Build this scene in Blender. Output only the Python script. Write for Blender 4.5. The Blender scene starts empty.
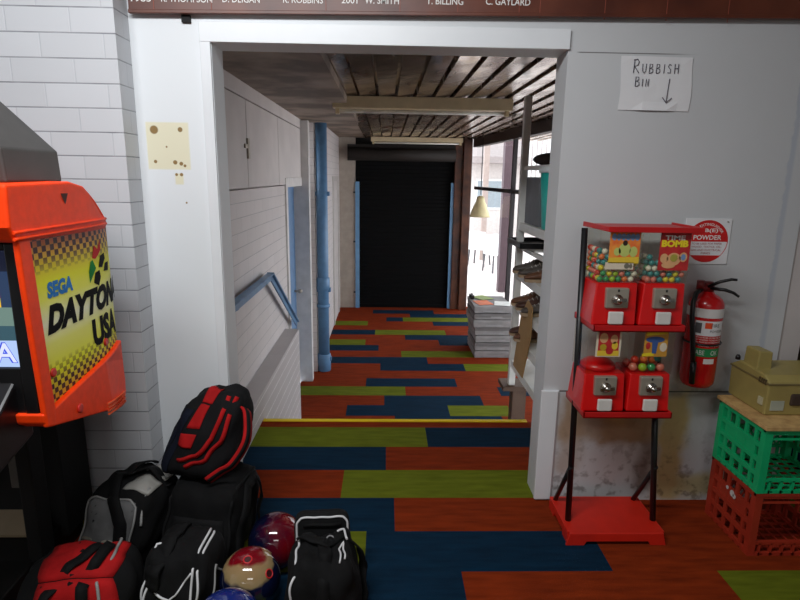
import bpy, bmesh, math, random
from mathutils import Vector, Matrix
random.seed(7)
scene = bpy.context.scene
COL = scene.collection
R = math.radians

# ------------------------------------------------------------------ camera, light, exposure
H = 1.47
cam = bpy.data.cameras.new('camera'); cam_o = bpy.data.objects.new('camera', cam); COL.objects.link(cam_o)
cam.sensor_width = 36; cam.lens = 562.0 / 800 * 36; cam.clip_start = .05; cam.clip_end = 200
cam_o.matrix_world = (Matrix.Translation((0, 0, H)) @ Matrix.Rotation(R(-1.55), 4, 'Z') @
                      Matrix.Rotation(R(90 - 12.45), 4, 'X') @ Matrix.Rotation(R(.86), 4, 'Z'))
scene.camera = cam_o
scene.view_settings.view_transform = 'Standard'; scene.view_settings.look = 'None'
scene.view_settings.exposure = 0.0; scene.view_settings.gamma = 1.0
scene.view_settings.use_curve_mapping = False
scene.cycles.use_denoising = True
scene.cycles.max_bounces = 10; scene.cycles.diffuse_bounces = 6; scene.cycles.transparent_max_bounces = 16
scene.cycles.sample_clamp_indirect = 6

world = bpy.data.worlds.new('sky'); scene.world = world; world.use_nodes = True
wb = world.node_tree.nodes['Background']
wb.inputs[0].default_value = (.90, .95, 1.0, 1); wb.inputs[1].default_value = 3.4       # bright overcast sky

def area(name, loc, rot, sx, sy, power, color):
    l = bpy.data.lights.new(name, 'AREA'); l.shape = 'RECTANGLE'; l.size = sx; l.size_y = sy
    l.energy = power; l.color = color
    o = bpy.data.objects.new(name, l); COL.objects.link(o); o.location = loc; o.rotation_euler = rot
    return o
area('room_tube_light', (-.65, .70, 2.62), (R(28), 0, 0), 1.5, .25, 46, (.955, .98, 1.0))
area('room_far_light', (.4, -1.6, 2.62), (0, 0, 0), 1.5, .6, 19, (1.0, .98, .95))

# ------------------------------------------------------------------ helpers
def lin(c):
    o = []
    for v in c[:3]:
        v = v / 255.0
        o.append(v / 12.92 if v <= .04045 else ((v + .055) / 1.055) ** 2.4)
    return (o[0], o[1], o[2], 1)

def newmat(name):
    m = bpy.data.materials.new(name); m.use_nodes = True
    nt = m.node_tree
    return m, nt, nt.nodes['Principled BSDF']

def N(nt, kind, **kw):
    n = nt.nodes.new(kind)
    for k, v in kw.items(): setattr(n, k, v)
    return n

def mixc(nt, fac, a, b):
    n = N(nt, 'ShaderNodeMix', data_type='RGBA')
    for s, v in ((0, fac), (6, a), (7, b)):
        if hasattr(v, 'links'): nt.links.new(v, n.inputs[s])
        else: n.inputs[s].default_value = v
    return n.outputs[2]

def mathn(nt, op, a, b=0.0):
    n = N(nt, 'ShaderNodeMath', operation=op)
    for s, v in ((0, a), (1, b)):
        if hasattr(v, 'links'): nt.links.new(v, n.inputs[s])
        else: n.inputs[s].default_value = v
    return n.outputs[0]

MATS = {}
def mat(name, col, rough=.6, metal=0.0, var=.12, scale=12.0, bump=0.0, bscale=60.0, spec=.5, coat=0.0, col2=None, lo=.35, hi=.65):
    """a plain procedural material: colour varied by noise, optional bump"""
    if name in MATS: return MATS[name]
    m, nt, p = newmat(name)
    tc = N(nt, 'ShaderNodeTexCoord'); nz = N(nt, 'ShaderNodeTexNoise')
    nz.inputs['Scale'].default_value = scale; nz.inputs['Detail'].default_value = 4
    nt.links.new(tc.outputs['Object'], nz.inputs['Vector'])
    a = lin(col); b = lin(col2) if col2 else tuple(max(0, x * (1 - var)) for x in a[:3]) + (1,)
    mr = N(nt, 'ShaderNodeMapRange'); mr.inputs[1].default_value = lo; mr.inputs[2].default_value = hi
    nt.links.new(nz.outputs['Fac'], mr.inputs[0])
    nt.links.new(mixc(nt, mr.outputs[0], a, b), p.inputs['Base Color'])
    p.inputs['Roughness'].default_value = rough; p.inputs['Metallic'].default_value = metal
    p.inputs['Specular IOR Level'].default_value = spec; p.inputs['Coat Weight'].default_value = coat
    if bump:
        n2 = N(nt, 'ShaderNodeTexNoise'); n2.inputs['Scale'].default_value = bscale
        nt.links.new(tc.outputs['Object'], n2.inputs['Vector'])
        bp = N(nt, 'ShaderNodeBump'); bp.inputs['Strength'].default_value = bump; bp.inputs['Distance'].default_value = .004
        nt.links.new(n2.outputs['Fac'], bp.inputs['Height']); nt.links.new(bp.outputs['Normal'], p.inputs['Normal'])
    MATS[name] = m
    return m

def glassmat(name, tint, gl=.07, rough=.02):
    m, nt, p = newmat(name)
    t = N(nt, 'ShaderNodeBsdfTransparent'); t.inputs[0].default_value = tint
    g = N(nt, 'ShaderNodeBsdfGlossy'); g.inputs['Roughness'].default_value = rough
    fr = N(nt, 'ShaderNodeLayerWeight'); fr.inputs[0].default_value = .25
    f = mathn(nt, 'MULTIPLY_ADD', fr.outputs['Facing'], gl * 2); nt.nodes[-1].inputs[2].default_value = gl * .5
    mx = N(nt, 'ShaderNodeMixShader'); nt.links.new(f, mx.inputs[0])
    nt.links.new(t.outputs[0], mx.inputs[1]); nt.links.new(g.outputs[0], mx.inputs[2])
    nt.links.new(mx.outputs[0], nt.nodes['Material Output'].inputs['Surface'])
    return m

def emat(name, col, strength):
    m, nt, p = newmat(name)
    p.inputs['Base Color'].default_value = (.01, .01, .01, 1); p.inputs['Roughness'].default_value = .2
    p.inputs['Emission Color'].default_value = lin(col); p.inputs['Emission Strength'].default_value = strength
    return m

ORG = {}
class MB:
    def __init__(s): s.v = []; s.f = []; s.m = []; s.sm = []; s.cur = 0; s.smooth = False
    def face(s, idx): s.f.append(tuple(idx)); s.m.append(s.cur); s.sm.append(s.smooth)
    def quad(s, a, b, c, d):
        n = len(s.v); s.v += [tuple(a), tuple(b), tuple(c), tuple(d)]; s.face((n, n+1, n+2, n+3)); return s
    def poly(s, pts):
        n = len(s.v); s.v += [tuple(p) for p in pts]; s.face(range(n, n+len(pts))); return s
    def box(s, x0, x1, y0, y1, z0, z1):
        x0, x1 = min(x0, x1), max(x0, x1); y0, y1 = min(y0, y1), max(y0, y1); z0, z1 = min(z0, z1), max(z0, z1)
        n = len(s.v)
        s.v += [(x0,y0,z0),(x1,y0,z0),(x1,y1,z0),(x0,y1,z0),(x0,y0,z1),(x1,y0,z1),(x1,y1,z1),(x0,y1,z1)]
        for q in ((0,3,2,1),(4,5,6,7),(0,1,5,4),(1,2,6,5),(2,3,7,6),(3,0,4,7)): s.face([n+i for i in q])
        return s
    def bar(s, p0, p1, w, t, up=(0,0,1)):
        """rectangular bar from p0 to p1"""
        p0, p1 = Vector(p0), Vector(p1); d = (p1-p0).normalized(); up = Vector(up)
        a = d.cross(up)
        if a.length < 1e-4: a = d.cross(Vector((1,0,0)))
        a.normalize(); b = a.cross(d).normalized(); a *= w/2; b *= t/2
        n = len(s.v)
        for p in (p0, p1): s.v += [tuple(p-a-b), tuple(p+a-b), tuple(p+a+b), tuple(p-a+b)]
        for q in ((0,1,2,3),(7,6,5,4),(0,4,5,1),(1,5,6,2),(2,6,7,3),(3,7,4,0)): s.face([n+i for i in q])
        return s
    def tube(s, pts, r, n=10, closed=False, caps=True):
        pts = [Vector(p) for p in pts]; L = len(pts); rs = r if isinstance(r, (list, tuple)) else [r]*L
        old = s.smooth; s.smooth = True; base = len(s.v); prev = None
        for i, p in enumerate(pts):
            if closed: t = pts[(i+1) % L] - pts[i-1]
            else: t = pts[min(i+1, L-1)] - pts[max(i-1, 0)]
            t.normalize()
            if prev is None:
                a = t.orthogonal().normalized()
            else:
                a = prev - t * prev.dot(t)
                a = a.normalized() if a.length > 1e-6 else t.orthogonal().normalized()
            prev = a; b = t.cross(a)
            for k in range(n):
                th = 2*math.pi*k/n; s.v.append(tuple(p + (a*math.cos(th) + b*math.sin(th))*rs[i]))
        for i in range(L if closed else L-1):
            for k in range(n):
                j = (i+1) % L
                s.face((base+i*n+k, base+i*n+(k+1)%n, base+j*n+(k+1)%n, base+j*n+k))
        s.smooth = False
        if caps and not closed:
            s.face([base+k for k in range(n)][::-1]); s.face([base+(L-1)*n+k for k in range(n)])
        s.smooth = old
        return s
    def cyl(s, p0, p1, r, n=20): return s.tube([p0, p1], r, n)
    def lathe(s, c, prof, n=28, axis='z', cap=True):
        """prof: list of (radius, height) about the axis through c"""
        old = s.smooth; s.smooth = True; base = len(s.v); c = Vector(c)
        for (r, h) in prof:
            for k in range(n):
                th = 2*math.pi*k/n; a, b = r*math.cos(th), r*math.sin(th)
                s.v.append(tuple(c + (Vector((a,b,h)) if axis == 'z' else Vector((a,h,b)) if axis == 'y' else Vector((h,a,b)))))
        for i in range(len(prof)-1):
            for k in range(n):
                s.face((base+i*n+k, base+i*n+(k+1)%n, base+(i+1)*n+(k+1)%n, base+(i+1)*n+k))
        s.smooth = False
        if cap:
            s.face([base+k for k in range(n)][::-1]); s.face([base+(len(prof)-1)*n+k for k in range(n)])
        s.smooth = old
        return s
    def prism(s, outline, a0, a1, axis='x', fn=None):
        """outline of 2D points extruded along an axis ('x': outline is (y,z); 'y': (x,z); 'z': (x,y))"""
        def P(q, a): return {'x': (a, q[0], q[1]), 'y': (q[0], a, q[1]), 'z': (q[0], q[1], a)}[axis]
        n = len(outline); base = len(s.v)
        vs = [P(q, a0) for q in outline] + [P(q, a1) for q in outline]
        if fn: vs = [fn(v) for v in vs]
        s.v += vs
        s.face(range(base, base+n)); s.face([base+n+i for i in range(n)][::-1])
        for i in range(n):
            j = (i+1) % n; s.face((base+i, base+n+i, base+n+j, base+j))
        return s
    def sphere(s, c, r, nu=20, nv=12, sz=(1,1,1)):
        return s.lathe_pts(c, [(r*math.sin(math.pi*i/nv), -r*math.cos(math.pi*i/nv)) for i in range(nv+1)], nu, sz)
    def lathe_pts(s, c, prof, n, sz):
        old = s.smooth; s.smooth = True; base = len(s.v)
        for (r, h) in prof:
            r = max(r, 1e-5)
            for k in range(n):
                th = 2*math.pi*k/n
                s.v.append((c[0]+r*math.cos(th)*sz[0], c[1]+r*math.sin(th)*sz[1], c[2]+h*sz[2]))
        for i in range(len(prof)-1):
            for k in range(n):
                s.face((base+i*n+k, base+i*n+(k+1)%n, base+(i+1)*n+(k+1)%n, base+(i+1)*n+k))
        s.smooth = old; return s
    def ribbon(s, pts, nrm, w, t):
        """flat strap along pts, nrm = outward normal at each point"""
        pts = [Vector(p) for p in pts]; L = len(pts); base = len(s.v); old = s.smooth; s.smooth = True
        for i, p in enumerate(pts):
            T = (pts[min(i+1, L-1)] - pts[max(i-1, 0)]).normalized(); n = Vector(nrm[i] if isinstance(nrm, list) else nrm)
            n = (n - T*n.dot(T)).normalized(); a = T.cross(n).normalized()*w/2; n = n*t/2
            s.v += [tuple(p-a-n), tuple(p+a-n), tuple(p+a+n), tuple(p-a+n)]
        for i in range(L-1):
            b = base+4*i
            for k in range(4): s.face((b+k, b+(k+1)%4, b+4+(k+1)%4, b+4+k))
        s.face((base, base+1, base+2, base+3)); b = base+4*(L-1); s.face((b+3, b+2, b+1, b))
        s.smooth = old; return s
    def text(s, body, fn, shear=0.0, bold=0.0, cuts=0):
        """printed lettering; fn maps (u,v) in 0..1 of the text's own box to a point"""
        vs, fs, w, h = glyphs(body, shear, bold, cuts)
        n = len(s.v); s.v += [tuple(fn(x/w, y/h)) for x, y in vs]
        for f in fs: s.face([n+i for i in f])
        return s
    def build(s, name, mats, parent=None, bevel=0.0, seg=2, sharp=None):
        me = bpy.data.meshes.new(name)
        o = bpy.data.objects.new(name, me)
        L = Vector((0,0,0))
        if parent is not None: L = ORG.get(parent.name, L)
        elif getattr(s, 'origin', None) is not None: L = Vector(s.origin); o.location = L
        me.from_pydata([tuple(Vector(v)-L) for v in s.v], [], s.f)
        if not isinstance(mats, (list, tuple)): mats = [mats]
        for m in mats: me.materials.append(m)
        me.polygons.foreach_set('material_index', s.m); me.polygons.foreach_set('use_smooth', s.sm)
        bm = bmesh.new(); bm.from_mesh(me); bmesh.ops.recalc_face_normals(bm, faces=bm.faces); bm.to_mesh(me); bm.free()
        if sharp: me.set_sharp_from_angle(angle=R(sharp))
        COL.objects.link(o)
        if parent is not None: o.parent = parent
        ORG[o.name] = L
        if bevel:
            b = o.modifiers.new('edge', 'BEVEL'); b.width = bevel; b.segments = seg; b.limit_method = 'ANGLE'; b.angle_limit = R(40)
        return o

GL = {}
def glyphs(body, shear, bold, cuts):
    key = (body, shear, bold, cuts)
    if key in GL: return GL[key]
    cu = bpy.data.curves.new('lettering', 'FONT'); cu.body = body; cu.size = 1; cu.shear = shear; cu.offset = bold
    cu.resolution_u = 3
    o = bpy.data.objects.new('lettering', cu); COL.objects.link(o)
    bpy.context.view_layer.update()
    me = bpy.data.meshes.new_from_object(o.evaluated_get(bpy.context.evaluated_depsgraph_get()))
    bm = bmesh.new(); bm.from_mesh(me)
    xs = [v.co.x for v in bm.verts]; ys = [v.co.y for v in bm.verts]
    x0, x1, y0, y1 = min(xs), max(xs), min(ys), max(ys)
    for k in range(1, cuts):
        bmesh.ops.bisect_plane(bm, geom=bm.verts[:]+bm.edges[:]+bm.faces[:], plane_co=(x0+(x1-x0)*k/cuts, 0, 0), plane_no=(1, 0, 0))
    bm.verts.index_update()
    vs = [(v.co.x-x0, v.co.y-y0) for v in bm.verts]; fs = [[v.index for v in f.verts] for f in bm.faces]
    bm.free(); bpy.data.objects.remove(o); bpy.data.curves.remove(cu); bpy.data.meshes.remove(me)
    GL[key] = (vs, fs, x1-x0, y1-y0)
    return GL[key]

def tag(o, label, cat, group=None, kind=None):
    o['label'] = label; o['category'] = cat
    if group: o['group'] = group
    if kind: o['kind'] = kind
    return o
def thing(name, label, cat, loc, group=None):
    o = bpy.data.objects.new(name, None); COL.objects.link(o); o.location = loc; o.empty_display_size = .05
    ORG[o.name] = Vector(loc)
    return tag(o, label, cat, group)
def solo(mb, name, mats, label, cat, loc, group=None, **kw):
    mb.origin = loc
    return tag(mb.build(name, mats, **kw), label, cat, group)
def struct(mb, name, mats, **kw):
    o = mb.build(name, mats, **kw); o['kind'] = 'structure'; return o
def front(x0, z0, w, h, y):                      # writes on a wall facing the camera
    return lambda u, v: (x0+u*w, y, z0+v*h)

# ------------------------------------------------------------------ materials
white = mat('painted_wall_white', (214, 218, 222), .55, var=.05, scale=3, bump=.08, bscale=25)
trimw = mat('gloss_trim_white', (228, 231, 234), .35, var=.04, scale=6)
offw = mat('corridor_white', (205, 198, 196), .6, var=.10, scale=4)
blue = mat('blue_paint', (92, 134, 174), .4, var=.18, scale=14)
bluedoor = mat('blue_door_paint', (95, 130, 170), .5)
black = mat('black_plastic', (16, 16, 18), .35, var=.2)
blackm = mat('black_matte', (14, 14, 15), .8)
blackp = mat('black_metal_paint', (20, 20, 22), .4)
orange = mat('orange_shell', (255, 66, 10), .5, var=.10, scale=40, bump=.05, bscale=200, spec=.25)
redp = mat('red_enamel', (214, 14, 14), .3, var=.08, coat=.3)
redd = mat('red_tray_plastic', (190, 22, 24), .4)
chrome = mat('chrome', (190, 185, 178), .25, metal=1.0)
steel = mat('dull_steel', (172, 164, 150), .4, metal=.45)
cream = mat('cream_batten', (214, 196, 160), .5)
timber = mat('brown_timber', (96, 52, 30), .5, col2=(60, 30, 18), scale=6)
dtimber = mat('dark_timber', (48, 30, 22), .6)
paper = mat('white_paper', (228, 228, 230), .8, var=.03)
ink = mat('black_ink', (22, 22, 26), .7)
inkw = mat('white_lettering', (235, 232, 228), .6)
rednote = mat('red_print', (210, 24, 24), .5)
yel = mat('yellow_print', (240, 215, 40), .5)

def brickmat(name, axis, col, dark, bw=.23, rh=.0867, off=(0, 0), mort=.0035, bump=.3, line=1.2, lcol=(112, 114, 120)):
    m, nt, p = newmat(name)
    tc = N(nt, 'ShaderNodeTexCoord'); sp = N(nt, 'ShaderNodeSeparateXYZ'); nt.links.new(tc.outputs['Object'], sp.inputs[0])
    cb = N(nt, 'ShaderNodeCombineXYZ')
    nt.links.new(mathn(nt, 'ADD', sp.outputs['XYZ'.index(axis)], off[0] + 20*bw), cb.inputs[0])
    nt.links.new(mathn(nt, 'ADD', sp.outputs[2], off[1] + 20*rh), cb.inputs[1])
    b = N(nt, 'ShaderNodeTexBrick'); nt.links.new(cb.outputs[0], b.inputs['Vector'])
    b.inputs['Scale'].default_value = 1; b.inputs['Brick Width'].default_value = bw; b.inputs['Row Height'].default_value = rh
    b.inputs['Mortar Size'].default_value = mort; b.inputs['Mortar Smooth'].default_value = .6; b.inputs['Bias'].default_value = 0
    b.inputs['Color1'].default_value = lin(col); b.inputs['Color2'].default_value = lin([c*.97 for c in col]); b.inputs['Mortar'].default_value = lin(dark)
    nz = N(nt, 'ShaderNodeTexNoise'); nz.inputs['Scale'].default_value = 5; nt.links.new(tc.outputs['Object'], nz.inputs['Vector'])
    c = mixc(nt, mathn(nt, 'MULTIPLY', nz.outputs['Fac'], .18), b.outputs['Color'], lin([c*.82 for c in col]))
    fz = mathn(nt, 'FRACT', mathn(nt, 'DIVIDE', mathn(nt, 'ADD', sp.outputs[2], off[1] + 20*rh), rh))
    ln = mathn(nt, 'LESS_THAN', mathn(nt, 'MINIMUM', fz, mathn(nt, 'SUBTRACT', 1.0, fz)), .026)
    n2 = N(nt, 'ShaderNodeTexNoise'); n2.inputs['Scale'].default_value = 9; nt.links.new(tc.outputs['Object'], n2.inputs['Vector'])
    c = mixc(nt, mathn(nt, 'MULTIPLY', ln, mathn(nt, 'MULTIPLY', n2.outputs['Fac'], line)), c, lin(lcol))
    nt.links.new(c, p.inputs['Base Color']); p.inputs['Roughness'].default_value = .5
    bp = N(nt, 'ShaderNodeBump'); bp.inputs['Strength'].default_value = bump; bp.inputs['Distance'].default_value = .006; bp.invert = True
    nt.links.new(b.outputs['Fac'], bp.inputs['Height']); nt.links.new(bp.outputs['Normal'], p.inputs['Normal'])
    return m
brick_f = brickmat('painted_brick_front', 'X', (208, 210, 214), (196, 198, 203), off=(0, .034))
brick_s = brickmat('painted_brick_side', 'Y', (208, 210, 214), (196, 198, 203), off=(0, .034))
brick_c = brickmat('corridor_brick', 'Y', (210, 203, 202), (196, 190, 190), off=(.05, .0), bump=.3, line=.7)
brick_l = brickmat('ledge_brick', 'Y', (186, 180, 180), (186, 182, 182), off=(.05, .03), bump=.4, line=1.6, lcol=(244, 242, 242))  # pale course lines paint in the light caught by the brick edges

def carpet(name, col, col2):
    m, nt, p = newmat(name)
    tc = N(nt, 'ShaderNodeTexCoord')
    mp = N(nt, 'ShaderNodeMapping'); mp.inputs['Scale'].default_value = (1, 6, 1); nt.links.new(tc.outputs['Object'], mp.inputs[0])
    nz = N(nt, 'ShaderNodeTexNoise'); nz.inputs['Scale'].default_value = 6; nz.inputs['Detail'].default_value = 6; nt.links.new(mp.outputs[0], nz.inputs['Vector'])
    mr = N(nt, 'ShaderNodeMapRange'); mr.inputs[1].default_value = .3; mr.inputs[2].default_value = .7; nt.links.new(nz.outputs['Fac'], mr.inputs[0])
    nt.links.new(mixc(nt, mr.outputs[0], lin(col), lin(col2)), p.inputs['Base Color'])
    p.inputs['Roughness'].default_value = .95; p.inputs['Specular IOR Level'].default_value = .1
    n2 = N(nt, 'ShaderNodeTexNoise'); n2.inputs['Scale'].default_value = 350; nt.links.new(tc.outputs['Object'], n2.inputs['Vector'])
    bp = N(nt, 'ShaderNodeBump'); bp.inputs['Strength'].default_value = .5; bp.inputs['Distance'].default_value = .003
    nt.links.new(n2.outputs['Fac'], bp.inputs['Height']); nt.links.new(bp.outputs['Normal'], p.inputs['Normal'])
    return m
CARP = [carpet('carpet_rust', (136, 48, 15), (106, 35, 10)), carpet('carpet_navy', (11, 42, 64), (8, 32, 50)), carpet('carpet_olive', (106, 114, 26), (86, 94, 19))]
CI = {'R': 0, 'B': 1, 'G': 2}

# ------------------------------------------------------------------ floors, carpet laid in one metre planks
def carpet_rows(mb, x0, x1, rows, z):
    for (ya, yb, segs) in rows:
        x = x0
        cs = segs[0::2]; ends = segs[1::2] + [x1]
        for c, e in zip(cs, ends):
            e = min(max(e, x), x1)
            if e > x + 1e-4:
                mb.cur = CI[c]; mb.quad((x, ya, z), (e, ya, z), (e, yb, z), (x, yb, z))
            x = e
def rand_row(x0, x1):
    x = x0 + random.random()*.9; s = [random.choice('RRBG')]
    while x < x1:
        s += [x, random.choice([c for c in 'RRBG' if c != s[-1]])]; x += random.choice((1.0, 1.0, .5))
    return s
mb = MB()
rows = []; y = -2.6
while y < 1.55: rows.append((y, min(y+.25, 1.613), rand_row(-2.6, 2.9))); y += .25
rows[-1] = (rows[-1][0], 1.613, rows[-1][2])
rows += [(1.613, 1.863, ['G', -1.6, 'R', -.69, 'B', .30, 'R', 1.29, 'G', 2.28, 'B']),
         (1.863, 2.113, ['R', -1.1, 'B', -.62, 'G', -.07, 'B', .885, 'R', 2.4, 'B']),
         (2.113, 2.366, ['G', -1.2, 'B', .05, 'R', 1.9, 'G'])]
carpet_rows(mb, -2.6, 2.9, rows, 0)
rows = [(2.366, 2.62, ['R', -.2, 'G', .8, 'B', 1.8, 'R']), (2.62, 2.872, ['B', .012, 'R', 1.0, 'B']),
        (2.872, 3.12, ['G', .246, 'B', 1.2, 'R']), (3.12, 3.20, ['R', 1.3, 'B'])]
carpet_rows(mb, -.76, 2.9, rows, 0)
mb.cur = 0
mb.box(-2.6, 2.9, -2.6, 2.36, -.12, -.002); mb.box(-.76, 1.85, 2.36, 3.20, -.12, -.002)
struct(mb, 'floor', CARP)
mb = MB(); mb.prism([(3.195, .0), (3.225, .0), (3.225, .006), (3.195, .006)], -.735, .88, 'x')
mb.box(-.735, .88, 3.205, 3.225, -.06, 0.0)
struct(mb, 'trim_1', mat('yellow_nosing', (235, 205, 20), .5))

def RW(k, s): return (4.145 + .2495*k, 4.145 + .2495*(k+1), s)
rows = [RW(0, ['B', .3, 'R', 1.2, 'G']), RW(1, ['R', -.3, 'G', .7, 'B']), RW(2, ['R', .1, 'B', 1.1, 'R']),
        RW(3, ['R', -.36, 'B', .62, 'G', 1.21, 'R']), RW(4, ['R', 0, 'B', .98, 'R']), RW(5, ['G', .22, 'R', 1.2, 'B']),
        RW(6, ['R', -.2, 'B', .78, 'R']), RW(7, ['R']), RW(8, ['R', -.05, 'B', .94, 'G']), RW(9, ['B', .52, 'R']),
        RW(10, ['R', .21, 'G', 1.11, 'R']), RW(11, ['B', -.08, 'R']), RW(12, ['G', -.26, 'R', .73, 'B']),
        RW(13, ['R', .28, 'B']), RW(14, ['B', -.14, 'G', .87, 'R']), RW(15, ['R']), RW(16, ['G', -.26, 'R', .73, 'B']),
        RW(17, ['R', .02, 'B', .28, 'G']), RW(18, ['R', .4, 'B']), RW(19, ['R', -.2, 'B', .8, 'R']), RW(20, ['R'])]
mb = MB(); carpet_rows(mb, -.9, 1.85, rows, -.72); mb.cur = 0; mb.box(-.9, 1.85, 3.0, 9.45, -.80, -.723)
struct(mb, 'floor_corridor', CARP)
mb = MB()                                                    # stairs down to the corridor, four risers
for k in range(3):
    mb.cur = (1, 0, 2)[k]; mb.box(-.74, .87, 3.205, 3.205 + .29*(3-k), -.722 + .18*k, -.722 + .18*(k+1))
struct(mb, 'stairs', CARP)

# ------------------------------------------------------------------ the partition wall with the opening
def wallmat():
    """grey white sheeting; bare and stained patches low on the right, two unpainted cream patches on the left"""
    m, nt, p = newmat('partition_paint')
    tc = N(nt, 'ShaderNodeTexCoord'); sp = N(nt, 'ShaderNodeSeparateXYZ'); nt.links.new(tc.outputs['Object'], sp.inputs[0])
    X, Y, Z = sp.outputs
    def noise(scale, det=5):
        n = N(nt, 'ShaderNodeTexNoise'); n.inputs['Scale'].default_value = scale; n.inputs['Detail'].default_value = det
        nt.links.new(tc.outputs['Object'], n.inputs['Vector']); return n.outputs['Fac']
    def ramp(v, a, b, inv=False):
        r = N(nt, 'ShaderNodeMapRange'); r.interpolation_type = 'SMOOTHSTEP'; r.inputs[1].default_value = a; r.inputs[2].default_value = b
        if inv: r.inputs[3].default_value = 1; r.inputs[4].default_value = 0
        nt.links.new(v, r.inputs[0]); return r.outputs[0]
    def mul(*a):
        o = a[0]
        for b in a[1:]: o = mathn(nt, 'MULTIPLY', o, b)
        return o
    n3 = noise(3); n9 = noise(9); n30 = noise(30)
    wx = mathn(nt, 'ADD', X, mathn(nt, 'MULTIPLY', mathn(nt, 'SUBTRACT', n9, .5), .10))
    wz = mathn(nt, 'ADD', Z, mathn(nt, 'MULTIPLY', mathn(nt, 'SUBTRACT', n9, .5), .12))
    def rect(x0, x1, z0, z1, s=.004, w=False):
        a, b = (wx, wz) if w else (X, Z)
        return mul(ramp(a, x0-s, x0+s), ramp(a, x1-s, x1+s, True), ramp(b, z0-s, z0+s), ramp(b, z1-s, z1+s, True))
    def dot(x, z, r):
        d = N(nt, 'ShaderNodeVectorMath', operation='DISTANCE'); c = N(nt, 'ShaderNodeCombineXYZ')
        nt.links.new(X, c.inputs[0]); nt.links.new(Z, c.inputs[2]); nt.links.new(c.outputs[0], d.inputs[0]); d.inputs[1].default_value = (x, 0, z)
        return ramp(d.outputs['Value'], r*.8, r*1.1, True)
    base = mixc(nt, mathn(nt, 'MULTIPLY', n3, .25), lin((205, 207, 209)), lin((176, 176, 178)))
    base = mixc(nt, ramp(X, -.6, .6, True), base, lin((226, 230, 233)))               # whiter and slightly bluer towards the left
    c = base
    cream_ = lin((226, 221, 194)); tan = lin((150, 116, 80))
    for (x0, x1, z0, z1, col, k) in ((1.26, 1.38, .0, .54, lin((196, 172, 120)), .95), (1.36, 1.60, .02, .13, lin((190, 178, 120)), .8),
                                     (.98, 1.2, .28, .56, tan, .85), (.80, .90, .15, .52, tan, .5), (1.18, 1.25, .05, .5, lin((110, 86, 70)), .7),
                                     (.80, 1.24, .3, .5, lin((166, 136, 104)), .75), (1.0, 1.1, .38, .53, lin((186, 152, 104)), .85)):
        c = mixc(nt, mathn(nt, 'MULTIPLY', rect(x0, x1, z0, z1, .03, True), k), c, col)
    grime = mul(ramp(Z, .02, .5, True), ramp(n30, .5, .68), ramp(X, .7, .75))
    c = mixc(nt, mathn(nt, 'MULTIPLY', grime, .55), c, lin((78, 60, 46)))
    c = mixc(nt, mathn(nt, 'MULTIPLY', mul(ramp(Z, .50, .53), ramp(Z, .53, .66, True), ramp(n9, .42, .6), ramp(X, 1.2, 1.3)), .6), c, lin((96, 78, 62)))
    c = mixc(nt, mul(ramp(Z, .536, .539), ramp(Z, .542, .545, True), ramp(X, .72, .73)), c, lin((70, 64, 60)))
    c = mixc(nt, mul(ramp(Z, 1.952, 1.954), ramp(Z, 1.956, 1.958, True), ramp(X, .74, .76), ramp(X, 1.05, 1.25, True)), c, lin((120, 118, 118)))
    c = mixc(nt, mathn(nt, 'MULTIPLY', mul(ramp(mathn(nt, 'ADD', X, mathn(nt, 'MULTIPLY', mathn(nt, 'SUBTRACT', n30, .5), .03)), 1.655, 1.665), ramp(X, 1.675, 1.69, True)), .30), c, lin((130, 150, 180)))
    for r in (rect(-.957, -.789, 1.482, 1.664), rect(-.854, -.821, 1.423, 1.467)): c = mixc(nt, r, c, cream_)
    for d in ((-.925, 1.635, .017), (-.822, 1.637, .010), (-.928, 1.512, .007), (-.85, 1.51, .009), (-.826, 1.505, .008), (-.812, 1.497, .006), (-.88, 1.57, .004),
              (-.848, 1.462, .006), (-.828, 1.462, .007), (-.815, 1.35, .004)):
        c = mixc(nt, dot(*d), c, lin((140, 112, 66)))
    nt.links.new(c, p.inputs['Base Color']); p.inputs['Roughness'].default_value = .5
    bp = N(nt, 'ShaderNodeBump'); bp.inputs['Strength'].default_value = .12; bp.inputs['Distance'].default_value = .01
    nt.links.new(n9, bp.inputs['Height']); nt.links.new(bp.outputs['Normal'], p.inputs['Normal'])
    return m
WM = wallmat()
mb = MB()
mb.box(-2.6, -.68, 2.35, 2.50, 0, 2.75); mb.box(.71, 1.75, 2.35, 2.50, 0, 2.75); mb.box(-.68, .71, 2.35, 2.50, 1.962, 2.75)
struct(mb, 'wall_front', WM)
mb = MB(); mb.box(-.722, -.682, 2.338, 2.352, 0, 1.975); mb.box(-.722, .712, 2.336, 2.352, 1.962, 2.035)
struct(mb, 'trim_2', trimw, bevel=.002)
mb = MB(); mb.box(.70, .775, 2.335, 2.352, .012, .545); mb.box(.772, .782, 2.344, 2.352, 0, .545)
struct(mb, 'trim_3', trimw, bevel=.002)
# brick pier on the left
mb = MB(); mb.cur = 0; mb.quad((-2.6, 2.23, 0), (-.99, 2.23, 0), (-.99, 2.23, 2.75), (-2.6, 2.23, 2.75))
mb.cur = 1; mb.quad((-.99, 2.23, 0), (-.99, 2.35, 0), (-.99, 2.35, 2.75), (-.99, 2.23, 2.75))
mb.quad((-2.6, 2.23, 0), (-2.6, 2.35, 0), (-2.6, 2.35, 2.75), (-2.6, 2.23, 2.75))
struct(mb, 'wall_pier', [brick_f, brick_s])
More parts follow.
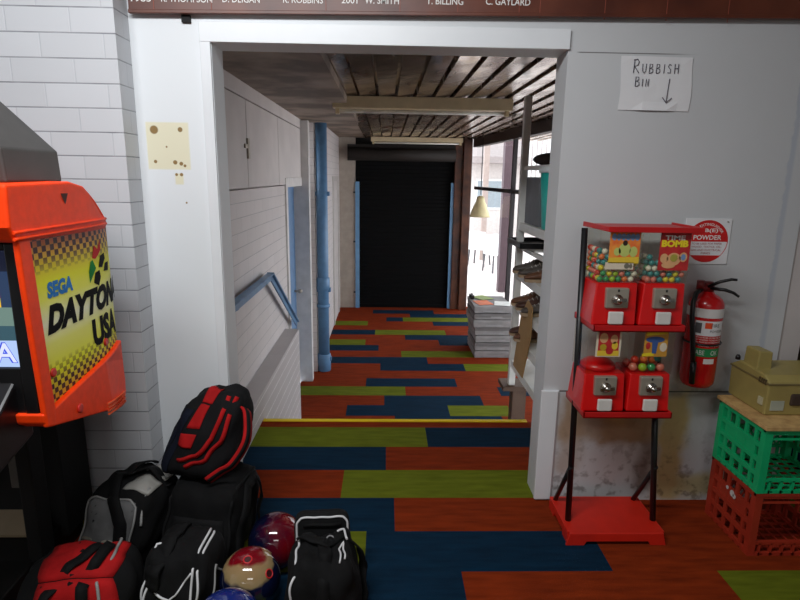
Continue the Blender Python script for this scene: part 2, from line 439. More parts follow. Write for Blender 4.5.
# rest of the room, behind the camera
mb = MB(); mb.box(-2.7, -2.6, -2.7, 2.36, 0, 2.75); struct(mb, 'wall_left', white)
mb = MB(); mb.box(2.9, 3.0, -2.7, 3.5, 0, 2.75); struct(mb, 'wall_right', white)
mb = MB(); mb.box(-2.7, 3.0, -2.7, -2.6, 0, 2.75); struct(mb, 'wall_back', white)
mb = MB(); mb.box(-2.7, 3.0, -2.7, 3.5, 2.75, 2.85); struct(mb, 'ceiling', mat('ceiling_paint', (200, 200, 200), .8))
mb = MB(); mb.box(1.75, 2.95, 3.4, 3.5, 0, 2.75); struct(mb, 'wall_nook', dtimber)

# ------------------------------------------------------------------ corridor
mb = MB()                                                    # left wall: brick below, sheet panels above
mb.cur = 0
mb.box(-.98, -.86, 2.50, 4.95, .17, 1.375); mb.box(-.98, -.86, 2.5, 4.95, -.80, .17)
mb.box(-.98, -.86, 5.86, 6.1, -.80, 1.375); mb.box(-.98, -.76, 6.1, 8.2, -.80, 2.06); mb.box(-.98, -.76, 8.95, 9.3, -.80, 2.06)
mb.box(-.98, -.76, 8.2, 8.95, 1.38, 2.06)
mb.box(-.98, -.86, 4.95, 5.86, 1.37, 1.375)
struct(mb, 'wall_corridor_left', brick_c)
mb = MB()
for y0, y1 in ((2.50, 3.575), (3.585, 4.60), (4.61, 6.0)): mb.box(-.98, -.852, y0, y1, 1.385, 1.905)
mb.box(-.98, -.85, 2.5, 6.1, 1.912, 2.0)
uw = struct(mb, 'wall_corridor_upper', offw, bevel=.003)
mb = MB(); mb.box(-.852, -.842, 3.50, 3.60, 1.62, 1.645); mb.box(-.852, -.84, 3.56, 3.60, 1.56, 1.68); lt = mb.build('latch', steel, uw); lt['kind'] = 'structure'
mb = MB(); mb.box(-.86, -.74, 2.50, 4.70, -.79, .17); struct(mb, 'ledge_left', brick_l, bevel=.004)
mb = MB(); mb.box(-.87, -.79, 5.86, 5.96, -.72, 1.96); mb.box(-.87, -.845, 4.87, 4.95, -.72, 1.44); mb.box(-.87, -.845, 4.95, 5.86, 1.36, 1.44)
mb.box(-.98, -.775, 5.78, 5.87, -.72, 1.99)
struct(mb, 'trim_4', mat('door_casing', (212, 208, 206), .5), bevel=.003)
mb = MB(); mb.box(-.97, -.93, 4.95, 5.78, -.72, 1.36); d1 = struct(mb, 'door_1', bluedoor)
mb = MB(); mb.cyl((-.93, 5.68, .3), (-.88, 5.68, .3), .012); mb.sphere((-.875, 5.68, .3), .024); mb.build('door_knob', steel, d1)
mb = MB(); mb.box(-.80, -.745, 8.12, 8.2, -.72, 1.45); mb.box(-.80, -.745, 8.95, 9.03, -.72, 1.45); mb.box(-.80, -.745, 8.2, 8.95, 1.38, 1.45)
struct(mb, 'trim_5', mat('door_casing_2', (190, 184, 180), .5), bevel=.003)
mb = MB(); mb.box(-.90, -.757, 8.2, 8.95, -.72, 1.38); struct(mb, 'door_2', offw)
# back wall, shutter opening
mb = MB(); mb.box(-.98, -.50, 9.30, 9.45, -.8, 2.1); struct(mb, 'wall_corridor_end', mat('end_wall', (176, 164, 152), .6))
mb = MB(); mb.box(1.10, 1.23, 9.24, 9.45, -.72, 2.06); mb.box(1.23, 1.36, 9.18, 9.45, -.72, 2.06)
struct(mb, 'trim_6', timber, bevel=.006)
sh = thing('roller_shutter', 'black ribbed roller shutter closed at the far end of the corridor', 'roller shutter', (.3, 9.3, -.72))
mb = MB(); pts = []
z = -.70
while z < 1.76:
    pts += [(9.345, z), (9.339, z+.008), (9.339, z+.050), (9.345, z+.058)]; z += .06
n = len(pts)
for i in range(n-1):
    (ya, za), (yb, zb) = pts[i], pts[i+1]
    mb.quad((-.49, ya, za), (1.09, ya, za), (1.09, yb, zb), (-.49, yb, zb))
mb.box(-.49, 1.09, 9.325, 9.36, -.72, -.66)
mb.build('curtain', mat('shutter_charcoal', (7, 7, 8), .8, spec=.15), sh)
for x in (-.50, 1.05):
    mb = MB(); mb.box(x, x+.065, 9.27, 9.325, -.72, 1.37)
    g = mb.build('guide_rail', mat('shutter_guide_blue', (112, 156, 196), .4), sh, bevel=.004)
    for zz in (-.45, .4, 1.2):
        mb = MB(); mb.cyl((x if x < 0 else x+.065, 9.285, zz), (x-.03 if x < 0 else x+.095, 9.285, zz), .014, 10); mb.build('bolt', blackp, g)
mb = MB(); mb.tube([(-.60, 9.2, 1.80), (1.10, 9.2, 1.80)], .095, 20); mb.box(-.62, 1.10, 9.24, 9.34, 1.70, 1.95)
mb.build('roller_drum', mat('drum_brown', (34, 26, 22), .7), sh)
mb = MB(); mb.box(-.75, 1.4, 9.42, 9.45, -.72, 2.1); struct(mb, 'wall_corridor_back', blackm)

# roof: flat stained soffit on the left, ribbed metal sheet on the right
soff = mat('stained_soffit', (150, 134, 120), .6, col2=(92, 78, 68), scale=2.6, lo=.4, hi=.6)
mb = MB(); mb.box(-.98, -.30, 2.50, 6.2, 1.998, 2.05); mb.box(-.98, -.30, 6.2, 9.45, 2.06, 2.10); struct(mb, 'ceiling_soffit', soff)
m_roof, nt, p = newmat('ribbed_roof_sheet')
tc = N(nt, 'ShaderNodeTexCoord'); mp = N(nt, 'ShaderNodeMapping'); mp.inputs['Scale'].default_value = (2.2, 1.6, 1); nt.links.new(tc.outputs['Object'], mp.inputs[0])
nz = N(nt, 'ShaderNodeTexNoise'); nz.inputs['Scale'].default_value = 2.2; nz.inputs['Detail'].default_value = 3; nt.links.new(mp.outputs[0], nz.inputs['Vector'])
mr = N(nt, 'ShaderNodeMapRange'); mr.inputs[1].default_value = .42; mr.inputs[2].default_value = .62; nt.links.new(nz.outputs['Fac'], mr.inputs[0])
nt.links.new(mixc(nt, mr.outputs[0], lin((186, 166, 148)), lin((128, 104, 88))), p.inputs['Base Color'])
mr2 = N(nt, 'ShaderNodeMapRange'); mr2.inputs[1].default_value = .35; mr2.inputs[2].default_value = .65; mr2.inputs[3].default_value = .14; mr2.inputs[4].default_value = .30
nt.links.new(nz.outputs['Fac'], mr2.inputs[0]); nt.links.new(mr2.outputs[0], p.inputs['Roughness']); p.inputs['Metallic'].default_value = .75
bp = N(nt, 'ShaderNodeBump'); bp.inputs['Strength'].default_value = .30; bp.inputs['Distance'].default_value = .02
nt.links.new(nz.outputs['Fac'], bp.inputs['Height']); nt.links.new(bp.outputs['Normal'], p.inputs['Normal'])
mb = MB(); x = -.34; prof = []
while x < 2.6:
    prof += [(x, 2.052), (x+.118, 2.066), (x+.121, 2.10), (x+.137, 2.10)]; x += .14
for (a, za), (b, zb) in zip(prof, prof[1:]): mb.quad((a, 2.50, za), (b, 2.50, zb), (b, 9.45, zb), (a, 9.45, za))
for (a, za), (b, zb) in zip(prof, prof[1:]): mb.quad((a, 2.50, za+.02), (b, 2.50, zb+.02), (b, 9.45, zb+.02), (a, 9.45, za+.02))
struct(mb, 'roof_sheet', m_roof)

# right side of the corridor: dark top beam, tall glazing, wall close to the partition
def wx(y): return 1.40 + (9.3-y)*(.34/4.5) if y > 4.8 else 1.74
mb = MB(); mb.bar((wx(9.3)+.04, 9.3, 2.0), (wx(4.8)+.04, 4.8, 2.0), .10, .13); mb.bar((wx(4.8)+.04, 4.8, 2.0), (1.78, 2.5, 2.0), .10, .13)
struct(mb, 'trim_7', dtimber)
mb = MB(); mb.box(1.75, 1.85, 2.36, 3.5, -.8, 2.75); mb.box(1.75, 1.85, 3.3, 3.75, -.8, 2.06); struct(mb, 'wall_corridor_right', offw)
mb = MB()
fr = MB()
def at(y, z, o=0.0): return (wx(y)+o, y, z)
fr.bar(at(9.2, 1.30, .03), at(4.8, 1.30, .03), .045, .05); fr.bar(at(9.2, -.70, .03), at(4.8, -.70, .03), .06, .05)
fr.bar((1.77, 4.8, 1.30), (1.77, 3.75, 1.30), .045, .05); fr.bar((1.77, 4.8, -.70), (1.77, 3.75, -.70), .06, .05)
for yy in (7.15, 4.8, 3.78): fr.bar(at(yy, -.72, .03), at(yy, 1.95, .03), .05, .06, up=(0, 1, 0))
w1 = struct(fr, 'window_1', mat('window_frame_dark', (44, 36, 38), .5))
mb.quad(at(9.2, -.68, .03), at(4.8, -.68, .03), at(4.8, 1.94, .03), at(9.2, 1.94, .03))
mb.quad((1.77, 4.8, -.68), (1.77, 3.75, -.68), (1.77, 3.75, 1.94), (1.77, 4.8, 1.94))
gp = mb.build('glass_pane', glassmat('window_glass', (.97, .98, .98, 1), .05), w1); gp['kind'] = 'structure'

# ledge on the right at landing level, carrying the shoe rack
mb = MB(); mb.box(.855, 1.60, 3.79, 3.98, -.035, -.002)
for xx in (.935, 1.50): mb.box(xx, xx+.10, 3.83, 3.93, -.72, -.035)
struct(mb, 'ledge_right', mat('ledge_brown', (92, 66, 48), .6), bevel=.003)

# ------------------------------------------------------------------ outside the glazing
mb = MB(); mb.quad((1.2, 3.6, -.76), (40, 3.6, -.76), (40, 45, -.76), (1.2, 45, -.76)); struct(mb, 'ground', mat('terrace_concrete', (212, 200, 196), .8))
mb = MB(); mb.box(2.24, 2.44, 10.9, 11.1, -.76, 2.4)
solo(mb, 'veranda_post', mat('post_purple_brown', (86, 66, 72), .7), 'thick dark brown veranda post outside beyond the glass, nearest of the two', 'post', (2.34, 11, -.76), bevel=.01)
mb = MB(); mb.box(2.60, 2.74, 15.3, 15.44, -.76, 2.6)
solo(mb, 'veranda_post', mat('post_far', (168, 150, 142), .7), 'thin brown veranda post far outside behind the cream pendant lamp', 'post', (2.67, 15.37, -.76))
b = thing('neighbouring_building', 'pale low building across the terrace with dark roof edge and windows', 'building', (5, 24, -.76))
mb = MB(); mb.box(-1, 14, 23, 27, -.76, 2.0); mb.build('wall', mat('far_wall', (200, 192, 188), .8), b)
mb = MB(); mb.prism([(22.2, 2.0), (27.5, 2.0), (27.5, 2.3), (24, 3.1), (22.2, 2.25)], -1.6, 14.6, 'x'); mb.build('roof', mat('far_roof', (150, 140, 138), .8), b)
for xx in (1.6, 3.6, 5.6, 8.0):
    mb = MB(); mb.box(xx, xx+1.1, 22.95, 23.02, .2, 1.4); w = mb.build('window', mat('far_window_frame', (225, 225, 225), .5), b)
    mb = MB(); mb.box(xx+.08, xx+1.02, 22.93, 22.96, .28, 1.32); mb.build('pane', mat('far_pane', (140, 150, 156), .15), w)
mb = MB()
xx = 3.1
while xx < 4.8: mb.box(xx, xx+.06, 13.0, 13.04, .55, 2.75); xx += .105
mb.box(3.1, 4.8, 13.04, 13.07, .55, .65); mb.box(3.1, 4.8, 13.04, 13.07, 2.5, 2.6); mb.box(3.1, 3.2, 13.03, 13.1, -.76, 2.75); mb.box(4.7, 4.8, 13.03, 13.1, -.76, 2.75)
solo(mb, 'batten_screen', mat('screen_white', (222, 222, 222), .7), 'white upright batten screen outside above the shoe rack', 'screen', (3.95, 13, -.76))
def patio_chair(x, y, rot, label):
    t = thing('patio_chair', label, 'chair', (x, y, -.76), 'chairs on the terrace')
    M = Matrix.Translation((x, y, -.76)) @ Matrix.Rotation(rot, 4, 'Z'); cw = mat('chair_white', (235, 235, 235), .5)
    def tr(mb): mb.v = [tuple(M @ Vector(v)) for v in mb.v]; return mb
    mb = MB(); mb.box(-.22, .22, -.22, .22, .42, .45); tr(mb).build('seat', cw, t)
    mb = MB(); mb.box(-.22, .22, .19, .22, .45, .88); tr(mb).build('backrest', cw, t)
    for sx in (-1, 1):
        for sy in (-1, 1):
            mb = MB(); mb.bar((sx*.19, sy*.19, .42), (sx*.22, sy*.22, 0), .035, .035); tr(mb).build('leg', mat('chair_leg', (90, 88, 90), .5), t)
patio_chair(2.66, 13.4, .4, 'white chair outside on the terrace, to the right of the lamp')
patio_chair(2.42, 14.4, 2.6, 'white chair outside on the terrace, farther one beyond the pendant lamp')

# ------------------------------------------------------------------ corridor things
ht = thing('handrail', 'blue steel handrail along the white corridor wall above the steps', 'handrail', (-.80, 3.9, .17))
mb = MB(); mb.box(-.86, -.80, 2.54, 2.59, .73, .84); mb.build('wall_plate', blue, ht)
mb = MB(); mb.bar((-.80, 2.55, .80), (-.80, 3.90, .79), .05, .012); mb.bar((-.80, 2.55, .775), (-.80, 3.90, .765), .012, .045)
mb.bar((-.80, 3.88, .795), (-.80, 4.95, .17), .05, .014); mb.bar((-.80, 3.88, .77), (-.80, 4.95, .145), .012, .045)
mb.build('rail', blue, ht, bevel=.002)
for yy, zz in ((3.0, .76), (3.75, .76)):
    mb = MB(); mb.bar((-.80, yy, zz-.01), (-.865, yy, zz-.05), .03, .012); mb.build('bracket', blue, ht)
pt = thing('drain_pipe', 'blue painted drain pipe standing against the corridor wall', 'pipe', (-.69, 6.15, -.72))
mb = MB(); mb.cyl((-.69, 6.15, -.72), (-.69, 6.15, 2.0), .062, 24); mb.build('pipe', blue, pt)
for z0, z1, r in ((-.72, -.52, .076), (.22, .36, .074), (.02, .06, .074)):
    mb = MB(); mb.lathe((-.69, 6.15, 0), [(r-.006, z0), (r, z0+.01), (r, z1-.01), (r-.006, z1)], 24); mb.build('collar', blue, pt)
for zz in (1.25, .20, -.6):
    mb = MB(); mb.box(-.757, -.605, 6.12, 6.18, zz, zz+.045); mb.build('clamp', blue, pt, bevel=.003)

def batten(y, x0, x1, z, label, tube):
    t = thing('batten_light', label, 'light', ((x0+x1)/2, y, z), 'batten lights under the roof sheet')
    mb = MB(); mb.box(x0, x1, y-.05, y+.05, z, 2.052); mb.build('housing', cream, t, bevel=.004)
    for xx in (x0+.02, x1-.05):
        mb = MB(); mb.box(xx, xx+.03, y-.025, y+.025, z-.04, z); mb.build('lamp_holder', cream, t)
    mb = MB(); mb.cyl((x0+.04, y, z-.02), (x1-.04, y, z-.02), .013, 12); mb.build('tube', mat('unlit_tube', (230, 228, 220), .3), t)
batten(4.5, -.41, .955, 1.965, 'cream batten light under the roof sheet, nearest the opening', 0)
batten(9.0, -.24, 1.18, 1.985, 'cream batten light under the roof sheet in front of the shutter', 0)
pn = thing('pendant_lamp', 'cream dome pendant lamp hanging inside the corridor glazing', 'lamp', (1.33, 8.0, .92))
mb = MB(); mb.lathe((1.33, 8.0, 0), [(.142, .92), (.138, .95), (.122, 1.00), (.09, 1.08), (.066, 1.13), (.056, 1.17), (.05, 1.20), (.012, 1.215)], 28); mb.build('lamp_shade', mat('shade_cream', (240, 224, 172), .5), pn)
mb = MB(); mb.cyl((1.33, 8.0, 1.23), (1.33, 8.0, 2.06), .006, 8); mb.build('cord', black, pn)

# stack of flat cartons in the corridor
cw_ = mat('carton_white', (146, 142, 142), .7, var=.2); cg = mat('carton_edge', (112, 108, 108), .7)
zs = [-.72, -.625, -.525, -.435, -.33, -.23, -.155]
hts = [.09, .096, .086, .10, .096, .07, .085]
desc = ['bottom carton of the white flat carton stack by the glazing', 'second carton from the bottom of the stack by the glazing', 'third carton from the bottom of the stack by the glazing',
        'middle carton of the stack by the glazing', 'third carton from the top of the stack by the glazing', 'second carton from the top of the stack by the glazing', 'top carton of the stack, under the loose papers']
for i in range(7):
    dx, dy = random.uniform(-.012, .012), random.uniform(-.015, .015); x0, y0 = 1.115 + dx - (.02 if i > 3 else 0), 6.64+dy
    t = thing('flat_carton', desc[i], 'box', (x0+.23, y0+.3, zs[i]), 'flat cartons stacked by the glazing')
    mb = MB(); mb.box(x0, x0+.46, y0, y0+.62, zs[i], zs[i]+hts[i]-.012); mb.build('box', cw_, t, bevel=.004)
    mb = MB(); mb.box(x0-.004, x0+.464, y0-.004, y0+.624, zs[i]+hts[i]-.045, zs[i]+hts[i]-.002); mb.build('lid', cg if i % 2 else cw_, t, bevel=.003)
    mb = MB(); mb.box(x0+.10+.05*(i % 3), x0+.34, y0-.0055, y0-.004, zs[i]+.012, zs[i]+.038); mb.build('label_strip', mat('carton_print', (150, 147, 148), .7), t)
ztop = -.157+.087
for k, (x0, y0, a, col, lab) in enumerate(((1.16, 6.72, .2, (226, 112, 60), 'orange leaflet lying on top of the carton stack'), (1.34, 6.70, -.2, (235, 235, 232), 'white leaflet lying on top of the carton stack'), (1.24, 6.98, .5, (150, 170, 90), 'green leaflet at the back of the carton stack top'))):
    mb = MB(); c, s_ = math.cos(a), math.sin(a); w, h = .19, .24
    pts = [(0, 0), (w, 0), (w, h), (0, h)]
    mb.prism([(x0+c*px-s_*py, y0+s_*px+c*py) for px, py in pts], ztop+.001+.003*k, ztop+.004+.003*k, 'z')
    solo(mb, 'leaflet', mat('leaflet_%d' % k, col, .6), lab, 'paper', (x0, y0, ztop), 'leaflets on the carton stack')
mb = MB(); mb.box(1.10, 1.15, 7.05, 7.2, ztop, ztop+.05); mb.box(1.115, 1.135, 7.1, 7.13, ztop+.05, ztop+.07)
solo(mb, 'tape_dispenser', black, 'small black tape dispenser on the back corner of the carton stack', 'tape dispenser', (1.125, 7.13, ztop), bevel=.008)

# ------------------------------------------------------------------ shoe rack and what is on it
rackw = mat('rack_white', (226, 226, 222), .5, var=.08)
rk = thing('shoe_rack', 'white timber shoe rack with open shelves behind the doorway edge', 'rack', (1.1, 3.6, 0))
for xx, yy in ((.90, 3.82), (.90, 2.66), (1.24, 3.82), (1.24, 2.66)):
    mb = MB(); mb.box(xx, xx+.045, yy, yy+.05, 0, 1.99 if xx < 1 and yy > 3 else 1.9); mb.build('upright', rackw, rk, bevel=.003)
SH = [1.172, .842, .62, .408, .195]
for i, z in enumerate(SH):
    mb = MB(); mb.box(.91, 1.27, 2.67, 3.85, z-.02, z); mb.box(.905, .92, 2.67, 3.85, z-.05, z+.004); mb.build('shelf', rackw, rk, bevel=.002)
mb = MB(); mb.box(.915, 1.25, 2.67, 3.83, 1.52, 1.545); mb.build('shelf', rackw, rk)

def shoe(x, y, z, col, label, sc=1.0, tilt=0.0):
    """a low bowling shoe, toe towards -X"""
    t = thing('bowling_shoe', label, 'shoe', (x, y, z), 'bowling shoes on the rack')
    up = mat('shoe_' + '_'.join(map(str, col)), col, .5, var=.3, scale=25)
    L = .27*sc; secs = [(0, .020, .032), (.02, .036, .046), (.06, .046, .056), (.11, .046, .072), (.15, .040, .094), (.19, .036, .104), (.23, .036, .102), (.26, .030, .096), (.27, .018, .086)]
    def P(px, py, pz): return (x + px*sc, y + py*sc, z + pz*sc + tilt*px)
    mb = MB(); n = 12; mb.smooth = True
    for (a, w, h) in secs:
        for k in range(n):
            th = 2*math.pi*k/n; c, s_ = math.cos(th), math.sin(th)
            mb.v.append(P(a, w*c, .016 + (h-.016)*(.5 + .5*(abs(s_)**.7)*(1 if s_ > 0 else -1))))
    for i in range(len(secs)-1):
        for k in range(n): mb.face((i*n+k, i*n+(k+1) % n, (i+1)*n+(k+1) % n, (i+1)*n+k))
    mb.face(range(n)); mb.face([(len(secs)-1)*n+k for k in range(n)]); mb.build('upper', up, t)
    mb = MB(); ring = [(a, w*1.06) for a, w, h in secs] + [(a, -w*1.06) for a, w, h in secs[::-1]]
    m = len(ring); mb.v = [P(a, w, .0) for a, w in ring] + [P(a, w, .018) for a, w in ring]
    mb.face(range(m)); mb.face([m+i for i in range(m)])
    for i in range(m): mb.face((i, (i+1) % m, m+(i+1) % m, m+i))
    mb.build('sole', mat('shoe_sole', (176, 150, 120), .6), t)
    mb = MB()
    for a, h in ((.085, .066), (.11, .076), (.135, .089)): mb.tube([P(a, -.028, h-.014), P(a-.004, 0, h+.003), P(a, .028, h-.014)], .003, 6)
    mb.build('lace', mat('lace_pale', (190, 186, 178), .8), t)
tan_, gry, brn = (112, 72, 48), (92, 84, 78), (82, 50, 38)
for i, (y, z, c, lab) in enumerate((
    (3.72, SH[1], gry, 'grey bowling shoe on the upper shoe shelf beside the post'), (3.56, SH[1], gry, 'grey bowling shoe on the upper shoe shelf, second from the post'),
    (3.40, SH[1], tan_, 'tan bowling shoe on the upper shoe shelf nearest the doorway'),
    (3.72, SH[2], tan_, 'tan bowling shoe on the middle shoe shelf beside the post'), (3.58, SH[2], brn, 'brown bowling shoe on the middle shoe shelf, second from the post'),
    (3.43, SH[2], gry, 'grey bowling shoe on the middle shoe shelf nearest the doorway'),
    (3.72, SH[3], brn, 'brown bowling shoe on the lower shoe shelf beside the post'), (3.58, SH[3], tan_, 'tan bowling shoe on the lower shoe shelf partly behind cardboard'))):
    shoe(.86, y, z+.002, c, lab)
tr = thing('serving_tray', 'black shallow tray jutting from the rack above the shoes', 'tray', (1.02, 3.7, 1.035))
mb = MB(); mb.box(.84, 1.24, 3.48, 3.86, 1.035, 1.043); mb.build('base', black, tr)
mb = MB(); mb.box(.84, 1.24, 3.48, 3.488, 1.043, 1.07); mb.box(.84, 1.24, 3.852, 3.86, 1.043, 1.07); mb.box(.84, .848, 3.48, 3.86, 1.043, 1.07); mb.box(1.232, 1.24, 3.48, 3.86, 1.043, 1.07)
mb.build('rim', black, tr)
mb = MB(); mb.box(.94, 1.23, 3.50, 3.80, 1.01, 1.034); mb.box(.93, .955, 2.67, 3.86, .985, 1.01); mb.box(1.2, 1.23, 2.67, 3.86, .985, 1.01)
mb.build('shelf', rackw, rk)
mb = MB(); mb.prism([(3.46, 1.174), (3.80, 1.174), (3.81, 1.475), (3.47, 1.475)], .935, 1.2, 'x')
solo(mb, 'grey_carton', mat('grey_board', (112, 114, 118), .7), 'plain grey carton on the top rack shelf beside the post', 'box', (1.07, 3.6, 1.174), bevel=.004)
tc_ = thing('plastic_tub', 'turquoise plastic tub with a white rim on the rack shelf', 'tub', (1.01, 3.30, 1.174))
mb = MB(); mb.lathe((1.01, 3.30, 0), [(.085, 1.174), (.092, 1.18), (.118, 1.52), (.112, 1.52), (.086, 1.19)], 32, cap=False); mb.lathe((1.01, 3.30, 0), [(.001, 1.176), (.088, 1.176)], 32, cap=False)
mb.build('body', mat('turquoise_plastic', (30, 176, 166), .4, var=.06), tc_)
mb = MB(); mb.lathe((1.01, 3.30, 0), [(.112, 1.50), (.127, 1.50), (.127, 1.535), (.112, 1.535)], 32, cap=False); mb.build('rim', mat('tub_rim_white', (220, 226, 226), .4), tc_)
mb = MB(); mb.smooth = True
mb.sphere((1.03, 3.60, 1.585), .04, 18, 10, (2.6, 5.0, 1.0))
solo(mb, 'dark_bundle', mat('bundle_grey', (70, 62, 60), .9, bump=.6, bscale=20), 'dark grey cloth bundle lying on the very top rack board', 'cloth', (1.08, 3.7, 1.545))
mb = MB(); mb.prism([(3.70, .198), (3.44, .198), (3.30, .50), (3.30, .70), (3.42, .72), (3.56, .60)], .893, .899, 'x')
solo(mb, 'cardboard_sheet', mat('cardboard', (168, 132, 84), .8), 'brown cardboard sheet leaning on the front of the shoe rack', 'cardboard', (.896, 3.5, .198))

# ------------------------------------------------------------------ honour board above the opening
bw = mat('board_red_brown', (104, 52, 34), .42, col2=(78, 36, 24), scale=5)
hb = thing('honour_board', 'red brown timber honour board with white names above the opening', 'board', (.5, 2.33, 2.06))
def hz(x): return .0125*(x+.975)                                # the board hangs a little out of level
mb = MB(); mb.prism([(-.975, 2.060), (2.3, 2.060+hz(2.3)), (2.3, 2.62+hz(2.3)), (-.975, 2.62)], 2.322, 2.348, 'y'); mb.build('panel', bw, hb, bevel=.003)
mb = MB(); mb.prism([(-.975, 2.053), (2.3, 2.053+hz(2.3)), (2.3, 2.066+hz(2.3)), (-.975, 2.066)], 2.315, 2.336, 'y'); mb.build('frame_edge', bw, hb, bevel=.002)
cols = [('1985', -.962, .075), ('R. THOMPSON', -.850, .19), ('D. DEIGAN', -.622, .14), ('R. ROBBINS', -.395, .15), ('2001', -.175, .06), ('W. SMITH', -.088, .13), ('T. BILLING', .146, .14), ('C. GAYLARD', .372, .17)]
for (s_, x0, w) in cols:
    mb = MB(); mb.text(s_, front(x0, 2.0935+hz(x0), w, .024, 2.3205), bold=.01); mb.build('name_lettering', inkw, hb)
mb = MB()
for x in (-.88, -.665, -.235, .045, .265, .50, .58, .83, 1.07, 1.31): mb.box(x, x+.002, 2.3203, 2.322, 2.068, 2.6)
mb.build('ruled_line', mat('red_rule', (150, 74, 56), .6), hb)
mb = MB(); mb.box(-.785, -.752, 2.337, 2.35, 2.030, 2.056); mb.build('bracket', blackm, hb)

# ------------------------------------------------------------------ notices
nt_ = thing('paper_notice', 'handwritten white paper notice with a down arrow on the right wall', 'notice', (1.07, 2.349, 1.74))
mb = MB(); k = 6
for i in range(k):
    for j in range(k):
        def pp(a, b):
            u, v = a/k, b/k
            return (.925 + .287*u + .004*math.sin(v*5), 2.347 - .0025*abs(math.sin(u*4+v*3)) - (.006 if (v < .1 and .3 < u < .7) else 0), 1.742 + .203*v - .002*u)
        mb.quad(pp(i, j), pp(i+1, j), pp(i+1, j+1), pp(i, j+1))
mb.build('sheet', paper, nt_)
ST = {'R': [[(0,0),(.05,1)],[(-.05,.95),(.35,1.02),(.55,.85),(.45,.6),(.08,.5),(.6,0)]], 'U': [[(0,1),(.05,.25),(.3,0),(.55,.2),(.6,1)]],
      'B': [[(0,0),(.03,1),(.45,.95),(.5,.7),(.1,.52),(.55,.45),(.6,.15),(.3,0),(0,0)]], 'I': [[(.15,1),(.12,0)]], 'S': [[(.55,.9),(.25,1),(.05,.75),(.5,.4),(.45,.05),(0,.08)]],
      'H': [[(0,1),(.03,0)],[(.55,1),(.58,0)],[(.02,.5),(.56,.52)]], 'N': [[(0,0),(.03,1),(.5,0),(.55,1)]]}
mb = MB()
def stroke(word, x, z, hs, step):
    for ch, h in zip(word, hs):
        for s_ in ST[ch]: mb.tube([(x + a*h*.72, 2.3425, z + b*h) for a, b in s_], .0015, 5)
        x += (step if h < .04 else step*1.25)*(.62 if ch == 'I' else 1)
stroke('RUBBISH', .973, 1.882, (.050, .034, .034, .034, .034, .034, .036), .028)
stroke('BIN', .985, 1.832, (.036, .028, .028), .026)
mb.tube([(1.122, 2.3425, 1.862), (1.119, 2.3425, 1.815), (1.117, 2.3425, 1.772)], .0016, 5)
mb.tube([(1.100, 2.3425, 1.792), (1.117, 2.3425, 1.771), (1.138, 2.3425, 1.790)], .0016, 5)
mb.build('handwriting', mat('pen_ink', (70, 68, 84), .7), nt_)

sg = thing('extinguisher_sign', 'white square sign with red disc reading POWDER above the fire extinguisher', 'sign', (1.36, 2.348, 1.125))
X0, X1, Z0, Z1 = 1.262, 1.456, 1.122, 1.314
mb = MB(); mb.box(X0, X1, 2.345, 2.3495, Z0, Z1); mb.build('plate', paper, sg)
cx, cz, r = (X0+X1)/2, (Z0+Z1)/2+.001, .088
def seg(z0, z1, y=2.3445, rr=r):
    pts = []
    n = 40
    for i in range(n+1):
        z = cz + rr*(z0 + (z1-z0)*i/n); pts.append((cx + math.sqrt(max(0, rr*rr-(z-cz)**2)), y, z))
    for i in range(n+1):
        z = cz + rr*(z1 + (z0-z1)*i/n); pts.append((cx - math.sqrt(max(0, rr*rr-(z-cz)**2)), y, z))
    return pts
mb = MB(); mb.poly(seg(-.02, 1)); mb.poly(seg(-1, -.68))
ring = [(cx + r*math.cos(2*math.pi*i/60), 2.3443, cz + r*math.sin(2*math.pi*i/60)) for i in range(60)]
mb.tube(ring, .0012, 5, closed=True)
mb.build('red_disc', rednote, sg)
mb = MB()
mb.text('AB(E)', front(cx-.042, cz+.034, .084, .020, 2.3438), bold=.02); mb.text('POWDER', front(cx-.06, cz+.006, .12, .020, 2.3438), bold=.02)
vs, fs, w, h = glyphs('FIRE EXTINGUISHER', 0, .01, 30)
n = len(mb.v)
for (px, py) in vs:
    th = R(150 - 120*px/w); rr = .066 + .011*py/h; mb.v.append((cx + rr*math.cos(th), 2.3438, cz + rr*math.sin(th)))
for f in fs: mb.face([n+i for i in f])
mb.build('white_lettering', inkw, sg)
mb = MB()
for k, s_ in enumerate(('TO BE USED FOR PAPER', 'WOOD, TEXTILE, OIL,', 'GAS AND ELECTRICAL', 'FIRES')):
    w = .13 if k < 3 else .04; mb.text(s_, front(cx-w/2, cz-.0145-.0135*k, w, .0085, 2.3438))
mb.build('red_lettering', mat('dull_red_print', (170, 70, 70), .6), sg)
mb = MB(); mb.lathe((X1-.018, 2.345, Z1-.012), [(.003, 0), (.003, -.004), (.001, -.005)], 10, 'y'); mb.build('screw', steel, sg)

# ------------------------------------------------------------------ fire extinguisher
ex = thing('fire_extinguisher', 'red fire extinguisher with white band hung on the right wall', 'fire extinguisher', (1.348, 2.268, .61))
C = (1.348, 2.268, 0)
mb = MB(); mb.lathe(C, [(.040, .606), (.056, .61), (.067, .626), (.069, .645), (.069, .958), (.067, .972), (.058, .990), (.042, 1.003), (.027, 1.011), (.022, 1.02)], 36); mb.build('body', mat('extinguisher_red', (196, 16, 20), .25, var=.06, coat=.4), ex)
mb = MB(); mb.lathe(C, [(.0697, .918), (.0697, .956)], 36, cap=False); mb.build('white_band', mat('band_white', (225, 222, 220), .4), ex)
def wrap(mb, a0, a1, z0, z1, rr=.0698, n=10):
    for i in range(n):
        t0, t1 = a0+(a1-a0)*i/n, a0+(a1-a0)*(i+1)/n
        P = lambda t, z: (C[0]+rr*math.sin(t), C[1]-rr*math.cos(t), z)
        mb.quad(P(t0, z0), P(t1, z0), P(t1, z1), P(t0, z1))
